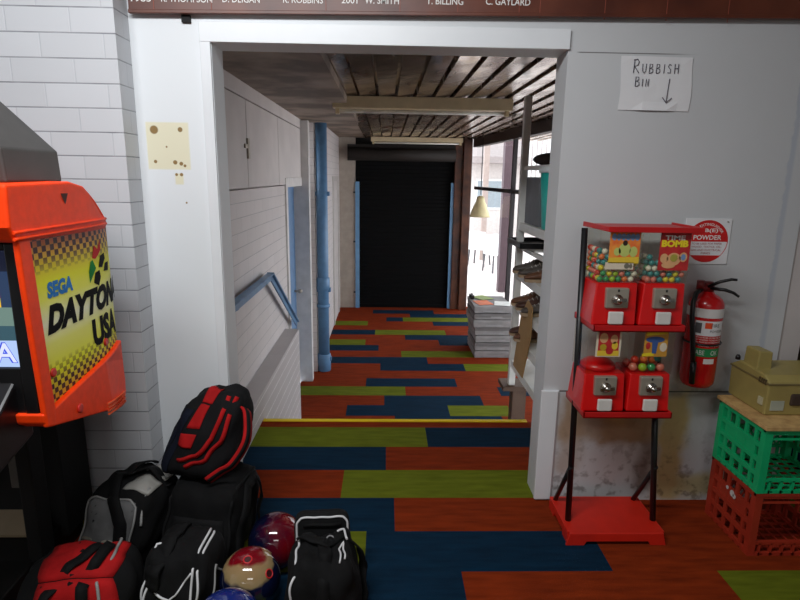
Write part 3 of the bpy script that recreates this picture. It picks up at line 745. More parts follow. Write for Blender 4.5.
def wraptext(mb, s_, a0, a1, z0, z1, rr=.0705, bold=.0):
    mb.text(s_, lambda u, v: (C[0]+rr*math.sin(a0+(a1-a0)*u), C[1]-rr*math.cos(a0+(a1-a0)*u), z0+(z1-z0)*v), bold=bold, cuts=12)
lab = MB(); wrap(lab, -1.0, .75, .842, .905); lab.build('maker_label', paper, ex)
lab = MB(); wraptext(lab, 'FIRE', -.1, .4, .880, .894); wraptext(lab, 'POWDER', -.15, .65, .858, .868); lab.build('label_print', mat('label_grey', (90, 88, 90), .6), ex)
lab = MB(); wrap(lab, -.98, -.62, .852, .896, .0703); lab.build('check_panel', mat('label_grey', (90, 88, 90), .6), ex)
lab = MB(); wrap(lab, -.45, -.05, .874, .899, .0704); lab.build('flame_mark', mat('flame_orange', (240, 84, 40), .5), ex)
lab = MB()
for zz in (.832, .822, .812): wraptext(lab, 'DRY POWDER STORED PRESSURE', -.9, .75, zz, zz+.006)
wraptext(lab, 'CLASS A B E', -.7, .5, .797, .805); lab.build('small_print', inkw, ex)
lab = MB(); wrap(lab, -1.0, .75, .752, .788); lab.build('green_panel', mat('green_print', (30, 140, 80), .5), ex)
lab = MB(); wraptext(lab, 'ABE', -.8, -.3, .760, .780); wraptext(lab, 'OK', .05, .5, .760, .780); wrap(lab, -.3, .35, .722, .744); lab.build('white_mark', inkw, ex)
mb = MB(); ring = [(C[0]+0.0725*math.cos(2*math.pi*i/40), C[1]+0.0725*math.sin(2*math.pi*i/40), .805) for i in range(40)]; mb.tube(ring, .004, 6, closed=True); mb.build('strap', black, ex)
mb = MB(); mb.lathe(C, [(.022, 1.015), (.022, 1.05), (.016, 1.06)], 20); mb.cyl((1.348, 2.268, 1.035), (1.30, 2.25, 1.035), .014, 14); mb.cyl((1.302, 2.25, 1.03), (1.302, 2.25, 1.068), .015, 14); mb.build('valve', mat('valve_dark_red', (120, 20, 22), .4), ex)
mb = MB(); mb.tube([(1.335, 2.255, 1.04), (1.37, 2.23, 1.066), (1.41, 2.22, 1.078), (1.428, 2.21, 1.078)], [.007, .007, .006, .005], 8); mb.build('carry_handle', black, ex)
mb = MB(); mb.tube([(1.345, 2.252, 1.035), (1.39, 2.22, 1.034), (1.42, 2.21, 1.024), (1.438, 2.20, 1.010)], [.007, .007, .006, .005], 8); mb.build('squeeze_lever', black, ex)
mb = MB(); mb.tube([(1.305, 2.245, 1.03), (1.275, 2.225, 1.02), (1.255, 2.205, .985), (1.252, 2.195, .93), (1.26, 2.19, .86), (1.272, 2.19, .78), (1.28, 2.19, .72)], .010, 10); mb.tube([(1.28, 2.19, .735), (1.284, 2.19, .64)], [.013, .011], 12); mb.build('hose', black, ex)
mb = MB(); mb.box(1.335, 1.37, 2.335, 2.35, .86, 1.0); mb.build('wall_bracket', steel, ex)

# ------------------------------------------------------------------ gumball machines on their stand
gm = thing('gumball_machine', 'red four headed gumball vending machine on a black legged stand', 'vending machine', (.94, 2.15, 0))
mb = MB(); mb.box(.765, 1.15, 2.03, 2.29, .045, .055); mb.box(.765, 1.15, 2.025, 2.035, .03, .055)
mb.prism([(.765, .055), (1.15, .055), (1.165, .0), (1.10, 0.0), (1.09, .018), (.835, .018), (.825, 0), (.75, 0)], 2.015, 2.027, 'y')
mb.prism([(2.03, .055), (2.29, .055), (2.29, .0), (2.22, .0), (2.21, .02), (2.1, .02), (2.09, 0), (2.03, 0)], .757, .767, 'x'); mb.prism([(2.03, .055), (2.29, .055), (2.29, .0), (2.22, .0), (2.21, .02), (2.1, .02), (2.09, 0), (2.03, 0)], 1.15, 1.16, 'x')
mb.build('base_plate', mat('base_red', (206, 36, 20), .45), gm, bevel=.002)
mb = MB(); mb.cyl((.784, 2.11, .05), (.775, 2.18, 1.283), .0125, 14); mb.build('post', blackp, gm)
mb = MB(); mb.cyl((1.148, 2.11, .05), (1.112, 2.14, .60), .0125, 14); mb.cyl((1.112, 2.14, .60), (1.116, 2.225, 1.285), .0125, 14); mb.build('post', blackp, gm)
for xa, xb in ((.779, .776), (1.136, 1.13)):
    mb = MB(); mb.cyl((xa, 2.115, .30), (xb, 2.265, .055), .010, 12); mb.build('brace', blackp, gm)
def trayring(z0, z1, y0, y1, x0, x1, name, m=redd):
    mb = MB(); mb.box(x0, x1, y0, y1, z0, z0+.006); mb.box(x0, x1, y0, y0+.006, z0, z1); mb.box(x0, x1, y1-.006, y1, z0, z1); mb.box(x0, x0+.006, y0, y1, z0, z1); mb.box(x1-.006, x1, y0, y1, z0, z1)
    return mb.build(name, m, gm, bevel=.0015)
trayring(.565, .590, 2.005, 2.225, .770, 1.116, 'tray'); trayring(.912, .937, 2.005, 2.225, .778, 1.128, 'tray')
mb = MB(); mb.prism([(.797, 2.255), (.806, 2.015), (1.148, 2.015), (1.157, 2.255)], 1.288, 1.296, 'z'); mb.prism([(.806, 2.020), (.806, 2.008), (1.150, 2.008), (1.150, 2.020)], 1.283, 1.303, 'z')
mb.prism([(.793, 2.255), (.802, 2.008), (.809, 2.008), (.800, 2.255)], 1.284, 1.303, 'z'); mb.prism([(1.152, 2.255), (1.147, 2.008), (1.154, 2.008), (1.160, 2.255)], 1.284, 1.303, 'z')
mb.build('lid', redd, gm, bevel=.0015)
gclear = glassmat('globe_plastic', (.97, .97, .94, 1), .08, .05)
GUM = {'white': (232, 226, 206), 'yellow': (228, 210, 50), 'lime green': (160, 196, 50), 'teal': (60, 140, 140), 'orange': (232, 120, 60), 'red': (214, 56, 40), 'pink': (226, 128, 110), 'green': (60, 150, 90)}
def head(cx, z0, z1, zt, lean, cardfn, where):
    y0, y1 = 2.03, 2.20; hw = .082
    mb = MB()                                               # tapered red body
    a = [(cx-hw-.004, y0-.004), (cx+hw+.0, y0-.004), (cx+hw, y1), (cx-hw-.004, y1)]; b = [(cx-.068+lean, y0+.018), (cx+.072+lean, y0+.018), (cx+.072+lean, y1-.012), (cx-.068+lean, y1-.012)]
    b = [(cx-.078+lean, y0+.012), (cx+.078+lean, y0+.012), (cx+.078+lean, y1-.01), (cx-.078+lean, y1-.01)]
    n = len(mb.v); mb.v += [(x, y, z0) for x, y in a] + [(x, y, z1) for x, y in b]
    for q in ((0,1,2,3),(7,6,5,4),(0,4,5,1),(1,5,6,2),(2,6,7,3),(3,7,4,0)): mb.face([n+i for i in q])
    hd = mb.build('dispenser_head', redp, gm, bevel=.006, seg=3)
    mb = MB()                                               # clear box, open at the top under lid or tray
    gx0, gx1 = cx-.079+lean, cx+.079+lean; gy0, gy1 = y0+.008, y1-.004; t = .003
    mb.box(gx0, gx1, gy0, gy0+t, z1, zt); mb.box(gx0, gx1, gy1-t, gy1, z1, zt); mb.box(gx0, gx0+t, gy0+t, gy1-t, z1, zt); mb.box(gx1-t, gx1, gy0+t, gy1-t, z1, zt)
    mb.build('globe', gclear, hd)
    zc = z0 + .105; mb = MB(); mb.box(cx-.042+lean*.5, cx+.044+lean*.5, y0-.008, y0+.02, zc-.038, zc+.038); cm = mb.build('coin_plate', steel, hd, bevel=.004)
    mb = MB(); c = (cx+lean*.5, y0-.008, zc-.004)
    mb.lathe(c, [(.020, 0), (.020, -.006), (.012, -.008), (.012, -.014)], 20, 'y'); mb.bar((c[0]-.027, c[1]-.018, c[2]-.003), (c[0]+.027, c[1]-.018, c[2]+.003), .012, .010, up=(0, 1, 0)); mb.sphere((c[0], c[1]-.018, c[2]), .012, 14, 8)
    mb.build('coin_handle', chrome, hd)
    mb = MB(); mb.box(cx-.003+lean, cx+.003+lean, y0-.0095, y0-.0075, zc+.025, zc+.034); mb.build('coin_slot', blackm, hd)
    mb = MB(); mb.prism([(cx-.026, z0+.008), (cx+.026, z0+.008), (cx+.028, z0+.014), (cx+.028, z0+.056), (cx-.028, z0+.056), (cx-.028, z0+.014)], y0-.022, y0-.010, 'y'); mb.build('chute_flap', mat('flap_white', (222, 218, 212), .3), hd, bevel=.004)
    cardfn(hd, cx+lean, z1, gy0-.0015)
def cardbox(hd, cx, y, x0, x1, z0, z1, m):
    mb = MB(); mb.box(cx+x0, cx+x1, y-.001, y+.0005, z0, z1); return mb.build('display_card', m, hd)
def ell(mb, cx, y, cz, rx, rz, n=24): mb.poly([(cx+rx*math.cos(2*math.pi*i/n), y, cz+rz*math.sin(2*math.pi*i/n)) for i in range(n)])
cmix = mat('card_orange', (238, 150, 60), .5, col2=(226, 96, 50), scale=30); cyel = mat('card_yellow', (236, 200, 60), .5); ccream = mat('card_cream', (228, 214, 190), .5); cred = mat('card_red', (196, 48, 46), .5, col2=(170, 36, 40), scale=30)
cblue = mat('card_blue', (120, 150, 190), .5); cgrn = mat('card_green', (120, 170, 80), .5); cgold = mat('card_gold', (190, 160, 40), .5)
def card_ul(hd, cx, z, y):
    cardbox(hd, cx, y, -.045, .068, z+.075, z+.19, cmix); y -= .0015
    mb = MB(); mb.cur = 0
    for k in range(6): ell(mb, cx-.03+.017*k, y, z+.172, .009, .013)
    mb.cur = 1; mb.poly([(cx-.045, y, z+.075), (cx+.068, y, z+.075), (cx+.068, y, z+.10), (cx-.045, y, z+.095)])
    mb.cur = 2; ell(mb, cx+.012, y, z+.125, .022, .026); ell(mb, cx-.015, y, z+.118, .013, .015); ell(mb, cx+.045, y, z+.118, .015, .02)
    mb.cur = 3; ell(mb, cx+.012, y-.0004, z+.150, .009, .010)
    mb.build('card_art', [cblue, cyel, mat('card_lime', (190, 200, 110), .5), dtimber], hd)
    mb = MB(); mb.box(cx-.055, cx+.05, y, y+.002, z+.052, z+.078); mb.build('price_strip', ccream, hd)
    mb = MB(); ell(mb, cx+.025, y-.0006, z+.065, .010, .010); ell(mb, cx+.04, y-.0006, z+.065, .006, .009); mb.build('price_mark', mat('mark_grey', (120, 116, 100), .6), hd)
def card_ur(hd, cx, z, y):
    cardbox(hd, cx, y, -.038, .075, z+.05, z+.19, cred); y -= .0015
    mb = MB(); mb.text('TIME', front(cx-.022, z+.163, .075, .017, y), bold=.03); mb.build('card_lettering', inkw, hd)
    mb = MB(); mb.text('BOMB', front(cx-.033, z+.137, .10, .026, y), bold=.06); mb.build('card_lettering', yel, hd)
    mb = MB(); mb.cur = 0; ell(mb, cx-.018, y, z+.095, .015, .018); ell(mb, cx+.018, y, z+.092, .026, .024); ell(mb, cx+.053, y, z+.1, .015, .018); ell(mb, cx+.0, y-.0004, z+.07, .026, .012)
    mb.cur = 1; ell(mb, cx+.018, y-.0009, z+.097, .014, .014); mb.cur = 2; ell(mb, cx+.053, y-.0005, z+.1, .009, .012)
    mb.build('card_art', [mat('card_peach', (224, 170, 120), .5), mat('card_moss', (170, 160, 70), .5), cblue], hd)
def card_ll(hd, cx, z, y):
    cardbox(hd, cx, y, -.048, .048, z+.07, z+.178, ccream); y -= .0015
    mb = MB(); mb.cur = 0; mb.poly([(cx-.04, y, z+.088), (cx+.04, y, z+.088), (cx+.04, y, z+.17), (cx-.04, y, z+.17)])
    y -= .0005; mb.cur = 1; mb.poly([(cx-.042, y, z+.074), (cx+.042, y, z+.074), (cx+.042, y, z+.095), (cx-.042, y, z+.095)])
    mb.cur = 2; ell(mb, cx-.02, y, z+.145, .016, .02); ell(mb, cx+.02, y, z+.14, .014, .018); mb.cur = 3; ell(mb, cx-.02, y, z+.108, .013, .013); mb.cur = 0; ell(mb, cx+.005, y-.0004, z+.092, .014, .012); mb.cur = 1; ell(mb, cx+.024, y, z+.115, .012, .016)
    mb.build('card_art', [cred, cyel, mat('card_peach', (224, 170, 120), .5), cgold], hd)
    mb = MB(); mb.lathe((cx, y+.09, z), [(.07, .002), (.066, .018), (.05, .03), (.02, .036), (.001, .037)], 24); mb.build('dispensing_disc', redp, hd)
def card_lr(hd, cx, z, y):
    cardbox(hd, cx, y, -.04, .05, z+.072, z+.178, mat('card_amber', (206, 150, 56), .5)); y -= .0015
    mb = MB(); mb.cur = 0; mb.poly([(cx-.034, y, z+.155), (cx+.046, y, z+.163), (cx+.046, y, z+.176), (cx-.034, y, z+.17)]); mb.poly([(cx-.045, y, z+.072), (cx+.0, y, z+.076), (cx+.0, y, z+.09), (cx-.045, y, z+.084)])
    mb.cur = 1; ell(mb, cx+.0, y-.0004, z+.14, .036, .012); mb.poly([(cx-.008, y-.0008, z+.085), (cx+.008, y-.0008, z+.085), (cx+.012, y-.0008, z+.137), (cx-.012, y-.0008, z+.137)])
    mb.cur = 2; ell(mb, cx-.025, y, z+.115, .009, .014); mb.cur = 3; ell(mb, cx+.034, y, z+.11, .014, .018)
    mb.build('card_art', [yel, mat('card_deep_blue', (60, 90, 150), .5), cred, ccream], hd)
head(.860, .932, 1.092, 1.288, .006, card_ul, 'ul'); head(1.040, .932, 1.092, 1.288, .006, card_ur, 'ur')
head(.851, .585, .735, .912, .002, card_ll, 'll'); head(1.029, .585, .735, .912, .002, card_lr, 'lr')
# gumballs: one mesh per colour and size, copies are objects
BALL = {}
def gumball(x, y, z, r, cname, where):
    key = (cname, r)
    if key not in BALL:
        mb = MB(); mb.sphere((0, 0, 0), r, 14, 9); mb.origin = (0, 0, 0)
        BALL[key] = mb.build('gumball', mat('gum_' + cname.replace(' ', '_'), GUM[cname], .3, var=.06, coat=.2)); o = BALL[key]
    else:
        o = BALL[key].copy(); COL.objects.link(o)
    o.location = (x, y, z); tag(o, '%s gumball in the %s clear box of the red vending machine' % (cname, where), 'gumball', 'gumballs in the %s box' % where)
def fill(cx, z, pal, rows, where, r=.0112, skip=0):
    x0, x1, y0, y1 = cx-.079+.0045, cx+.079-.0045, 2.0425, 2.190
    nx, ny = 6, 6
    for k in range(rows):
        zz = z + r + .001 + k*r*1.86; sh_ = (k % 2)*r*.9
        for i in range(nx):
            if k == rows-1 and random.random() < .45: continue
            gumball(x0 + r + sh_ + i*(x1-x0-2*r-r*.9)/(nx-1), y0 + r + random.uniform(0, .002), zz + random.uniform(-.0006, .0006), r, random.choice(pal), where)
        for j in range(1, ny):
            if k >= rows-1 and random.random() < .3: continue
            gumball(x0 + r + random.uniform(0, .002), y0 + r + (sh_*.4) + j*(y1-y0-2*r-r*.4)/(ny-1), zz + random.uniform(-.0006, .0006), r, random.choice(pal), where)
fill(.866, 1.092, ['white', 'white', 'yellow', 'lime green', 'teal', 'teal', 'orange', 'red', 'pink', 'lime green', 'green'], 6, 'upper left')
fill(1.046, 1.092, ['yellow', 'yellow', 'yellow', 'teal', 'teal', 'pink', 'pink', 'green', 'white'], 5, 'upper right')
for (dx, dy, dz, c) in ((-.058, .03, 0, 'pink'), (-.022, .025, 0, 'lime green'), (.014, .028, 0, 'green'), (.05, .03, 0, 'pink'), (-.04, .06, .02, 'red'), (0, .065, .022, 'orange'), (.035, .07, .02, 'orange'), (-.06, .085, .0, 'red'), (-.02, .10, .0, 'pink'), (.02, .11, 0, 'orange'), (.055, .1, 0, 'pink'), (.05, .062, .028, 'teal')):
    gumball(1.031+dx, 2.04+.003+dy, .735+.0175+dz, .0165, c, 'lower right')

# ------------------------------------------------------------------ milk crates and the beige machine
def crate(x0, x1, y0, y1, z0, h, m, name, label, bump=None):
    mb = MB(); t = .012; z1 = z0+h
    for xx in (x0, x1-.026):
        for yy in (y0, y1-.026): mb.box(xx-.0015, xx+.0275, yy-.0015, yy+.0275, z0, z1)
    zs_ = [0, .22, .46, .70, .93]
    def side(axis, lo, hi, pos, cells, solid):
        W = hi-lo
        def B(a0, a1, b0, b1, q=0.0): mb.box(pos+q, pos+t-q, lo+W*a0+.001, lo+W*a1-.001, z0+h*b0, z0+h*b1)
        B(0, 1, .92, 1.0); B(0, 1, 0, .07)
        for zf in (.27, .49, .71): B(0, 1, zf-.035, zf+.035)
        for c in range(1, cells): B(c/cells-.032, c/cells+.032, .01, .99, .0015)
        for (a0, a1, b0, b1) in solid: B(a0, a1, b0, b1, .0025)
    for px in (x0, x1-t): side('y', y0, y1, px, 5, [(.2, .8, .49, .71)])
    for py in (y0, y1-t):
        W = x1-x0
        mb.box(x0, x1, py, py+t, z0+h*.92, z1); mb.box(x0, x1, py, py+t, z0, z0+h*.05); mb.box(x0, x1, py, py+t, z0+h*.18, z0+h*.23)
        for c in range(1, 7): mb.box(x0+W*c/7-.004, x0+W*c/7+.004, py, py+t, z0, z0+h*.2)
        for c in (range(0, 12) if py > y0 else ()):
            a = x0+W*c/12; mb.bar((a, py+t/2, z0+h*.22), (min(a+W*.16, x1), py+t/2, z0+h*.55), .006, .006, up=(0, 1, 0)); mb.bar((min(a+W*.16, x1), py+t/2, z0+h*.22), (a, py+t/2, z0+h*.55), .006, .006, up=(0, 1, 0))
        if py > y0: mb.box(x0, x1, py, py+t, z0+h*.54, z0+h*.58)
        for c in ((1, 2, 3, 4) if py > y0 else ()): mb.box(x0+W*c/5-.006, x0+W*c/5+.006, py, py+t, z0+h*.56, z0+h*.94)
        mb.box(x0, x1, py, py+t, z0+h*.84, z0+h*.86)
    mb.box(x0-.003, x1+.003, y0-.003, y0+.012, z1-.012, z1); mb.box(x0-.003, x1+.003, y1-.012, y1+.003, z1-.012, z1); mb.box(x0-.003, x0+.012, y0, y1, z1-.012, z1); mb.box(x1-.012, x1+.003, y0, y1, z1-.012, z1)
    for i in range(8): mb.box(x0+.01+(x1-x0-.03)*i/7, x0+.018+(x1-x0-.03)*i/7, y0, y1, z0+.004, z0+.010)
    for i in range(8): mb.box(x0, x1, y0+.01+(y1-y0-.03)*i/7, y0+.018+(y1-y0-.03)*i/7, z0, z0+.006)
    return mb
cr = mat('crate_red_brown', (165, 48, 28), .5, var=.15); cgm = mat('crate_green', (12, 178, 112), .45, var=.10)
t = thing('milk_crate', 'red brown plastic milk crate on the floor under the green crate', 'crate', (1.61, 2.10, 0))
crate(1.462, 1.79, 1.95, 2.252, .0, .276, cr, '', '').build('body', cr, t)
mb = MB()
for (yy, zz, rr) in ((2.09, .192, .014), (2.125, .20, .008), (2.075, .186, .010)): mb.lathe((1.461, yy, zz), [(rr, 0), (rr, -.002)], 10, 'x')
mb.build('torn_sticker', mat('sticker_grey', (206, 200, 196), .7), t)
t = thing('milk_crate', 'green plastic milk crate stacked between red crate and beige machine', 'crate', (1.61, 2.10, .278))
crate(1.458, 1.786, 1.948, 2.25, .278, .268, cgm, '', '').build('body', cgm, t)
mb = MB(); mb.box(1.447, 1.86, 1.935, 2.262, .547, .562)
solo(mb, 'chipboard_lid', mat('chipboard', (206, 170, 112), .6, col2=(176, 138, 88), scale=30), 'tan chipboard sheet covering the green crate', 'board', (1.65, 2.1, .547), bevel=.001)
bg = mat('beige_casing', (160, 144, 84), .45, var=.12)
bd = thing('beige_machine', 'old olive beige metal machine on the chipboard over the green crate', 'machine', (1.68, 2.16, .563))
mb = MB(); mb.prism([(2.045, .563), (2.285, .563), (2.29, .70), (2.24, .728), (2.075, .722), (2.04, .70)], 1.506, 1.93, 'x'); mb.build('body', bg, bd, bevel=.006, seg=3)
mb = MB(); mb.box(1.502, 1.935, 2.037, 2.292, .690, .698); mb.build('seam', mat('beige_dark', (120, 106, 66), .5), bd, bevel=.002)
mb = MB(); mb.prism([(1.515, .715), (1.578, .715), (1.575, .795), (1.52, .797)], 2.14, 2.23, 'y'); mb.build('top_block', bg, bd, bevel=.005)
mb = MB(); mb.lathe((1.513, 2.262, .725), [(.010, 0), (.010, .012), (.005, .02)], 12); mb.build('knob', black, bd)
mb = MB(); mb.box(1.525, 1.578, 2.040, 2.0445, .585, .625); mb.build('rating_label', mat('label_silver', (170, 176, 160), .5), bd)
mb = MB(); mb.box(1.500, 1.5055, 2.06, 2.085, .60, .63); mb.build('rating_label', mat('label_pale', (190, 184, 150), .5), bd)
mb = MB(); mb.box(1.60, 1.68, 2.034, 2.05, .605, .655); mb.build('slot', mat('slot_brown', (60, 44, 34), .7), bd, bevel=.008)
mb = MB()
for k in range(4): mb.box(1.499, 1.5055, 2.055+.012*k, 2.06+.012*k, .688, .708)
mb.build('hinge', mat('hinge_brown', (88, 74, 48), .5), bd)

# dark shelf past the end of the right wall
ss = thing('storage_shelf', 'dark timber shelf unit past the right end of the wall', 'shelf', (2.2, 3.05, 0))
for zz in (.28, .64, 1.05, 1.5):
    mb = MB(); mb.box(1.9, 2.85, 2.85, 3.35, zz-.025, zz); mb.build('shelf', mat('shelf_blue_edge', (40, 52, 72), .6), ss)
for xx in (1.87, 2.85):
    mb = MB(); mb.box(xx, xx+.03, 2.85, 3.35, 0, 1.9); mb.build('side_panel', dtimber, ss)
for (xx, zz, w, h, col, lab) in ((2.16, .641, .2, .17, (150, 104, 60), 'brown carton on the dark shelf past the wall end'), (2.2, .281, .25, .2, (120, 96, 70), 'dull carton on the low dark shelf past the wall end')):
    mb = MB(); mb.box(xx, xx+w, 2.9, 3.15, zz, zz+h); solo(mb, 'carton', mat('carton_%d' % int(xx*100), col, .8), lab, 'box', (xx+w/2, 3.02, zz), bevel=.003)
mb = MB(); mb.smooth = True; mb.sphere((2.3, 3.0, 1.115), .06, 16, 10, (1.6, 1.4, 1.05)); solo(mb, 'cloth_bag', blackm, 'black cloth bag on the upper dark shelf past the wall end', 'bag', (2.3, 3.0, 1.051))
# ------------------------------------------------------------------ driving arcade cabinet
def bend(v):
    x, y, z = v
    return (x - (.045*max(0, (y-1.74)/.26)**2.4 if x > -1.3 else 0), y, z)
def dens(outline, step=.03, k=.979):
    outline = [(y*k, 1.47-(1.47-z)*k) for y, z in outline]; o = []
    for i, p in enumerate(outline):
        q = outline[(i+1) % len(outline)]; d = math.dist(p, q); n = max(1, int(d/step))
        for k in range(n): o.append((p[0]+(q[0]-p[0])*k/n, p[1]+(q[1]-p[1])*k/n))
    return o
ar = thing('arcade_cabinet', 'orange and yellow driving arcade cabinet with a lit screen by the brick pier', 'arcade machine', (-1.3, 1.75, 0))
PX = -.93
def strips(mb, x, ys, zlo, zhi):
    for a, b in zip(ys, ys[1:]):
        mb.quad(bend((x, a, zlo(a))), bend((x, b, zlo(b))), bend((x, b, zhi(b))), bend((x, a, zhi(a))))
ys = [1.455 + .505*i/16 for i in range(17)]
# printed side panel: gradient and fading chequers are the print itself
m_pan, nt, p = newmat('printed_side_panel')
tc = N(nt, 'ShaderNodeTexCoord'); sp = N(nt, 'ShaderNodeSeparateXYZ'); nt.links.new(tc.outputs['Object'], sp.inputs[0])
Yn = mathn(nt, 'ADD', sp.outputs[1], 1.75); Zn = sp.outputs[2]
cr_ = N(nt, 'ShaderNodeValToRGB'); mr = N(nt, 'ShaderNodeMapRange'); mr.inputs[1].default_value = .80; mr.inputs[2].default_value = 1.29
nt.links.new(Zn, mr.inputs[0]); nt.links.new(mr.outputs[0], cr_.inputs[0])
els = cr_.color_ramp.elements; els[0].position = 0; els[0].color = lin((222, 120, 30)); els[1].position = 1; els[1].color = lin((226, 112, 70))
for pos, c in ((.12, (214, 176, 20)), (.24, (240, 240, 0)), (.40, (246, 246, 120)), (.52, (250, 250, 212)), (.66, (246, 246, 90)), (.76, (242, 240, 0)), (.88, (224, 190, 20))):
    e = els.new(pos); e.color = lin(c)
def cells(s):
    a = mathn(nt, 'FLOOR', mathn(nt, 'DIVIDE', Yn, s*1.15)); b = mathn(nt, 'FLOOR', mathn(nt, 'DIVIDE', Zn, s))
    return mathn(nt, 'GREATER_THAN', mathn(nt, 'MODULO', mathn(nt, 'ADD', mathn(nt, 'ADD', a, b), 200), 2.0), .5)
def fade(a, b):
    r = N(nt, 'ShaderNodeMapRange'); r.inputs[1].default_value = a; r.inputs[2].default_value = b; nt.links.new(Zn, r.inputs[0]); return r.outputs[0]
k1 = mathn(nt, 'MULTIPLY', cells(.0165), mathn(nt, 'POWER', fade(1.195, 1.245), .6)); k2 = mathn(nt, 'MULTIPLY', cells(.0150), mathn(nt, 'POWER', fade(.945, .88), .6))
c = mixc(nt, mathn(nt, 'MAXIMUM', k1, k2), cr_.outputs[0], lin((70, 22, 18)))
nt.links.new(c, p.inputs['Base Color']); p.inputs['Roughness'].default_value = .5; p.inputs['Specular IOR Level'].default_value = .25
mb = MB(); mb.smooth = True; zlo = lambda y: .80; zhi = lambda y: 1.30; strips(mb, PX, ys, zlo, zhi)
pan = mb.build('side_panel', m_pan, ar)
def onpanel(y0, y1, z0, z1, eps=.0012, rise=0.0):
    return lambda u, v: bend((PX+eps, (y0+(y1-y0)*u)*.979, 1.47-(1.47-z0-(z1-z0)*v-rise*u)*.979))
mb = MB(); mb.text('DAYTONA', onpanel(1.548, 2.06, 1.014, 1.098, rise=.004), shear=.30, bold=.065, cuts=40); mb.text('USA', onpanel(1.785, 1.995, .905, 1.0), bold=.055, cuts=20)
mb.build('title_lettering', mat('panel_black', (12, 11, 13), .7, spec=.1), pan)
mb = MB(); mb.text('SEGA', onpanel(1.568, 1.70, 1.116, 1.163), shear=.12, bold=.06, cuts=8); mb.build('maker_lettering', mat('panel_blue', (50, 130, 205), .6, spec=.1), pan)
def pp_(pts): return [bend((PX+.0012, y*.979, 1.47-(1.47-z)*.979)) for y, z in pts]
mb = MB(); mb.cur = 0; mb.poly(pp_([(1.80, 1.118), (1.80, 1.155), (1.815, 1.185), (1.83, 1.19), (1.85, 1.16)]))
mb.cur = 1; mb.poly(pp_([(1.828, 1.195), (1.85, 1.235), (1.872, 1.22), (1.90, 1.25), (1.90, 1.215), (1.875, 1.20), (1.852, 1.19)]))
mb.cur = 2; mb.poly(pp_([(1.825, 1.115), (1.84, 1.145), (1.875, 1.15), (1.88, 1.125), (1.86, 1.10)])); mb.poly(pp_([(1.87, 1.16), (1.89, 1.195), (1.93, 1.20), (1.935, 1.18), (1.90, 1.155)])); mb.poly(pp_([(1.91, 1.14), (1.93, 1.165), (1.97, 1.165), (1.96, 1.135)]))
mb.build('racing_emblem', [mat('emblem_green', (10, 140, 60), .6, spec=.1), mat('emblem_red', (206, 30, 30), .6, spec=.1), mat('panel_black', (12, 11, 13), .7, spec=.1)], pan)
for y, z in ((1.518, .917), (1.826, .914)):
    mb = MB(); mb.lathe(bend((PX, y, z)), [(.013, 0), (.013, .004), (.009, .006)], 16, 'x'); mb.build('screw_cap', mat('cap_red', (206, 40, 30), .4), pan)
# orange shell
cap = dens([(1.425, 1.436), (1.715, 1.440), (1.79, 1.425), (1.85, 1.385), (1.90, 1.345), (1.935, 1.318), (1.945, 1.298), (1.93, 1.282), (1.44, 1.290), (1.418, 1.33)])
mb = MB(); mb.prism(cap, -.912, -1.25, 'x', bend); mb.prism([(1.425, 1.436), (1.715, 1.440), (1.93, 1.318), (1.93, 1.282), (1.44, 1.290), (1.418, 1.33)], -1.25, -1.85, 'x')
mb.build('cap', orange, ar, bevel=.008, seg=3)
mb = MB()
for z in (1.316, 1.300): mb.tube([bend((-.911, y, z+.003)) for y in [1.40+.485*i/12 for i in range(13)]], .0045, 8)
mb.build('rib', orange, ar)
mb = MB(); mb.poly([(-.9105, 1.622, 1.408), (-.9105, 1.658, 1.408), (-.9105, 1.645, 1.385), (-.9105, 1.640, 1.378), (-.9105, 1.632, 1.39)])
mb.build('catch_hole', mat('catch_dark', (70, 26, 16), .7), ar)
mb = MB(); mb.prism(dens([(1.438, .788), (1.478, .775), (1.484, .84), (1.480, .95), (1.474, 1.1), (1.466, 1.30), (1.414, 1.30), (1.416, 1.22), (1.426, 1.0)], k=1), -.912, -.928, 'x')
mb.build('front_flange', orange, ar, bevel=.006, seg=3)
low = dens([(1.466, .785), (1.50, .763), (1.93, .642), (2.0, .665), (2.01, .72), (2.0, .87), (1.94, .868), (1.51, .812), (1.462, .815)])
mb = MB(); mb.prism(low, -.914, -1.02, 'x', bend); mb.build('lower_shell', orange, ar, bevel=.006, seg=3)
mb = MB()
for k in range(4): mb.prism(dens([(1.80, .70-.012*k), (1.97, .678-.012*k), (1.97, .684-.012*k), (1.80, .706-.012*k)]), -.911, -.916, 'x', bend)
mb.build('vent_ribs', mat('vent_orange', (240, 100, 50), .5), ar)
mb = MB(); mb.lathe((-.914, 1.60, .775), [(.014, 0), (.014, .004), (.010, .006)], 16, 'x'); mb.build('shell_screw', mat('cap_red', (206, 40, 30), .4), ar)
# dark hood on top
gh = mat('hood_grey', (66, 64, 62), .5, var=.15)
mb = MB(); bx = [(-1.85, 1.50), (-.975, 1.50), (-.975, 1.755), (-1.85, 1.755)]; tx_ = [(-1.85, 1.55), (-1.30, 1.53), (-1.30, 1.74), (-1.85, 1.74)]
L3 = [[(x, y, 1.438) for x, y in bx], [(x+(-.004 if x > -1.5 else 0), y, 1.525) for x, y in bx], [(x, y, 1.84) for x, y in tx_]]
n = len(mb.v); mb.v += L3[0]+L3[1]+L3[2]
for a in (0, 4):
    for i in range(4): mb.face((n+a+i, n+a+(i+1) % 4, n+a+4+(i+1) % 4, n+a+4+i))
mb.face((n, n+1, n+2, n+3)); mb.face((n+8, n+9, n+10, n+11)); mb.build('hood', gh, ar, bevel=.006)
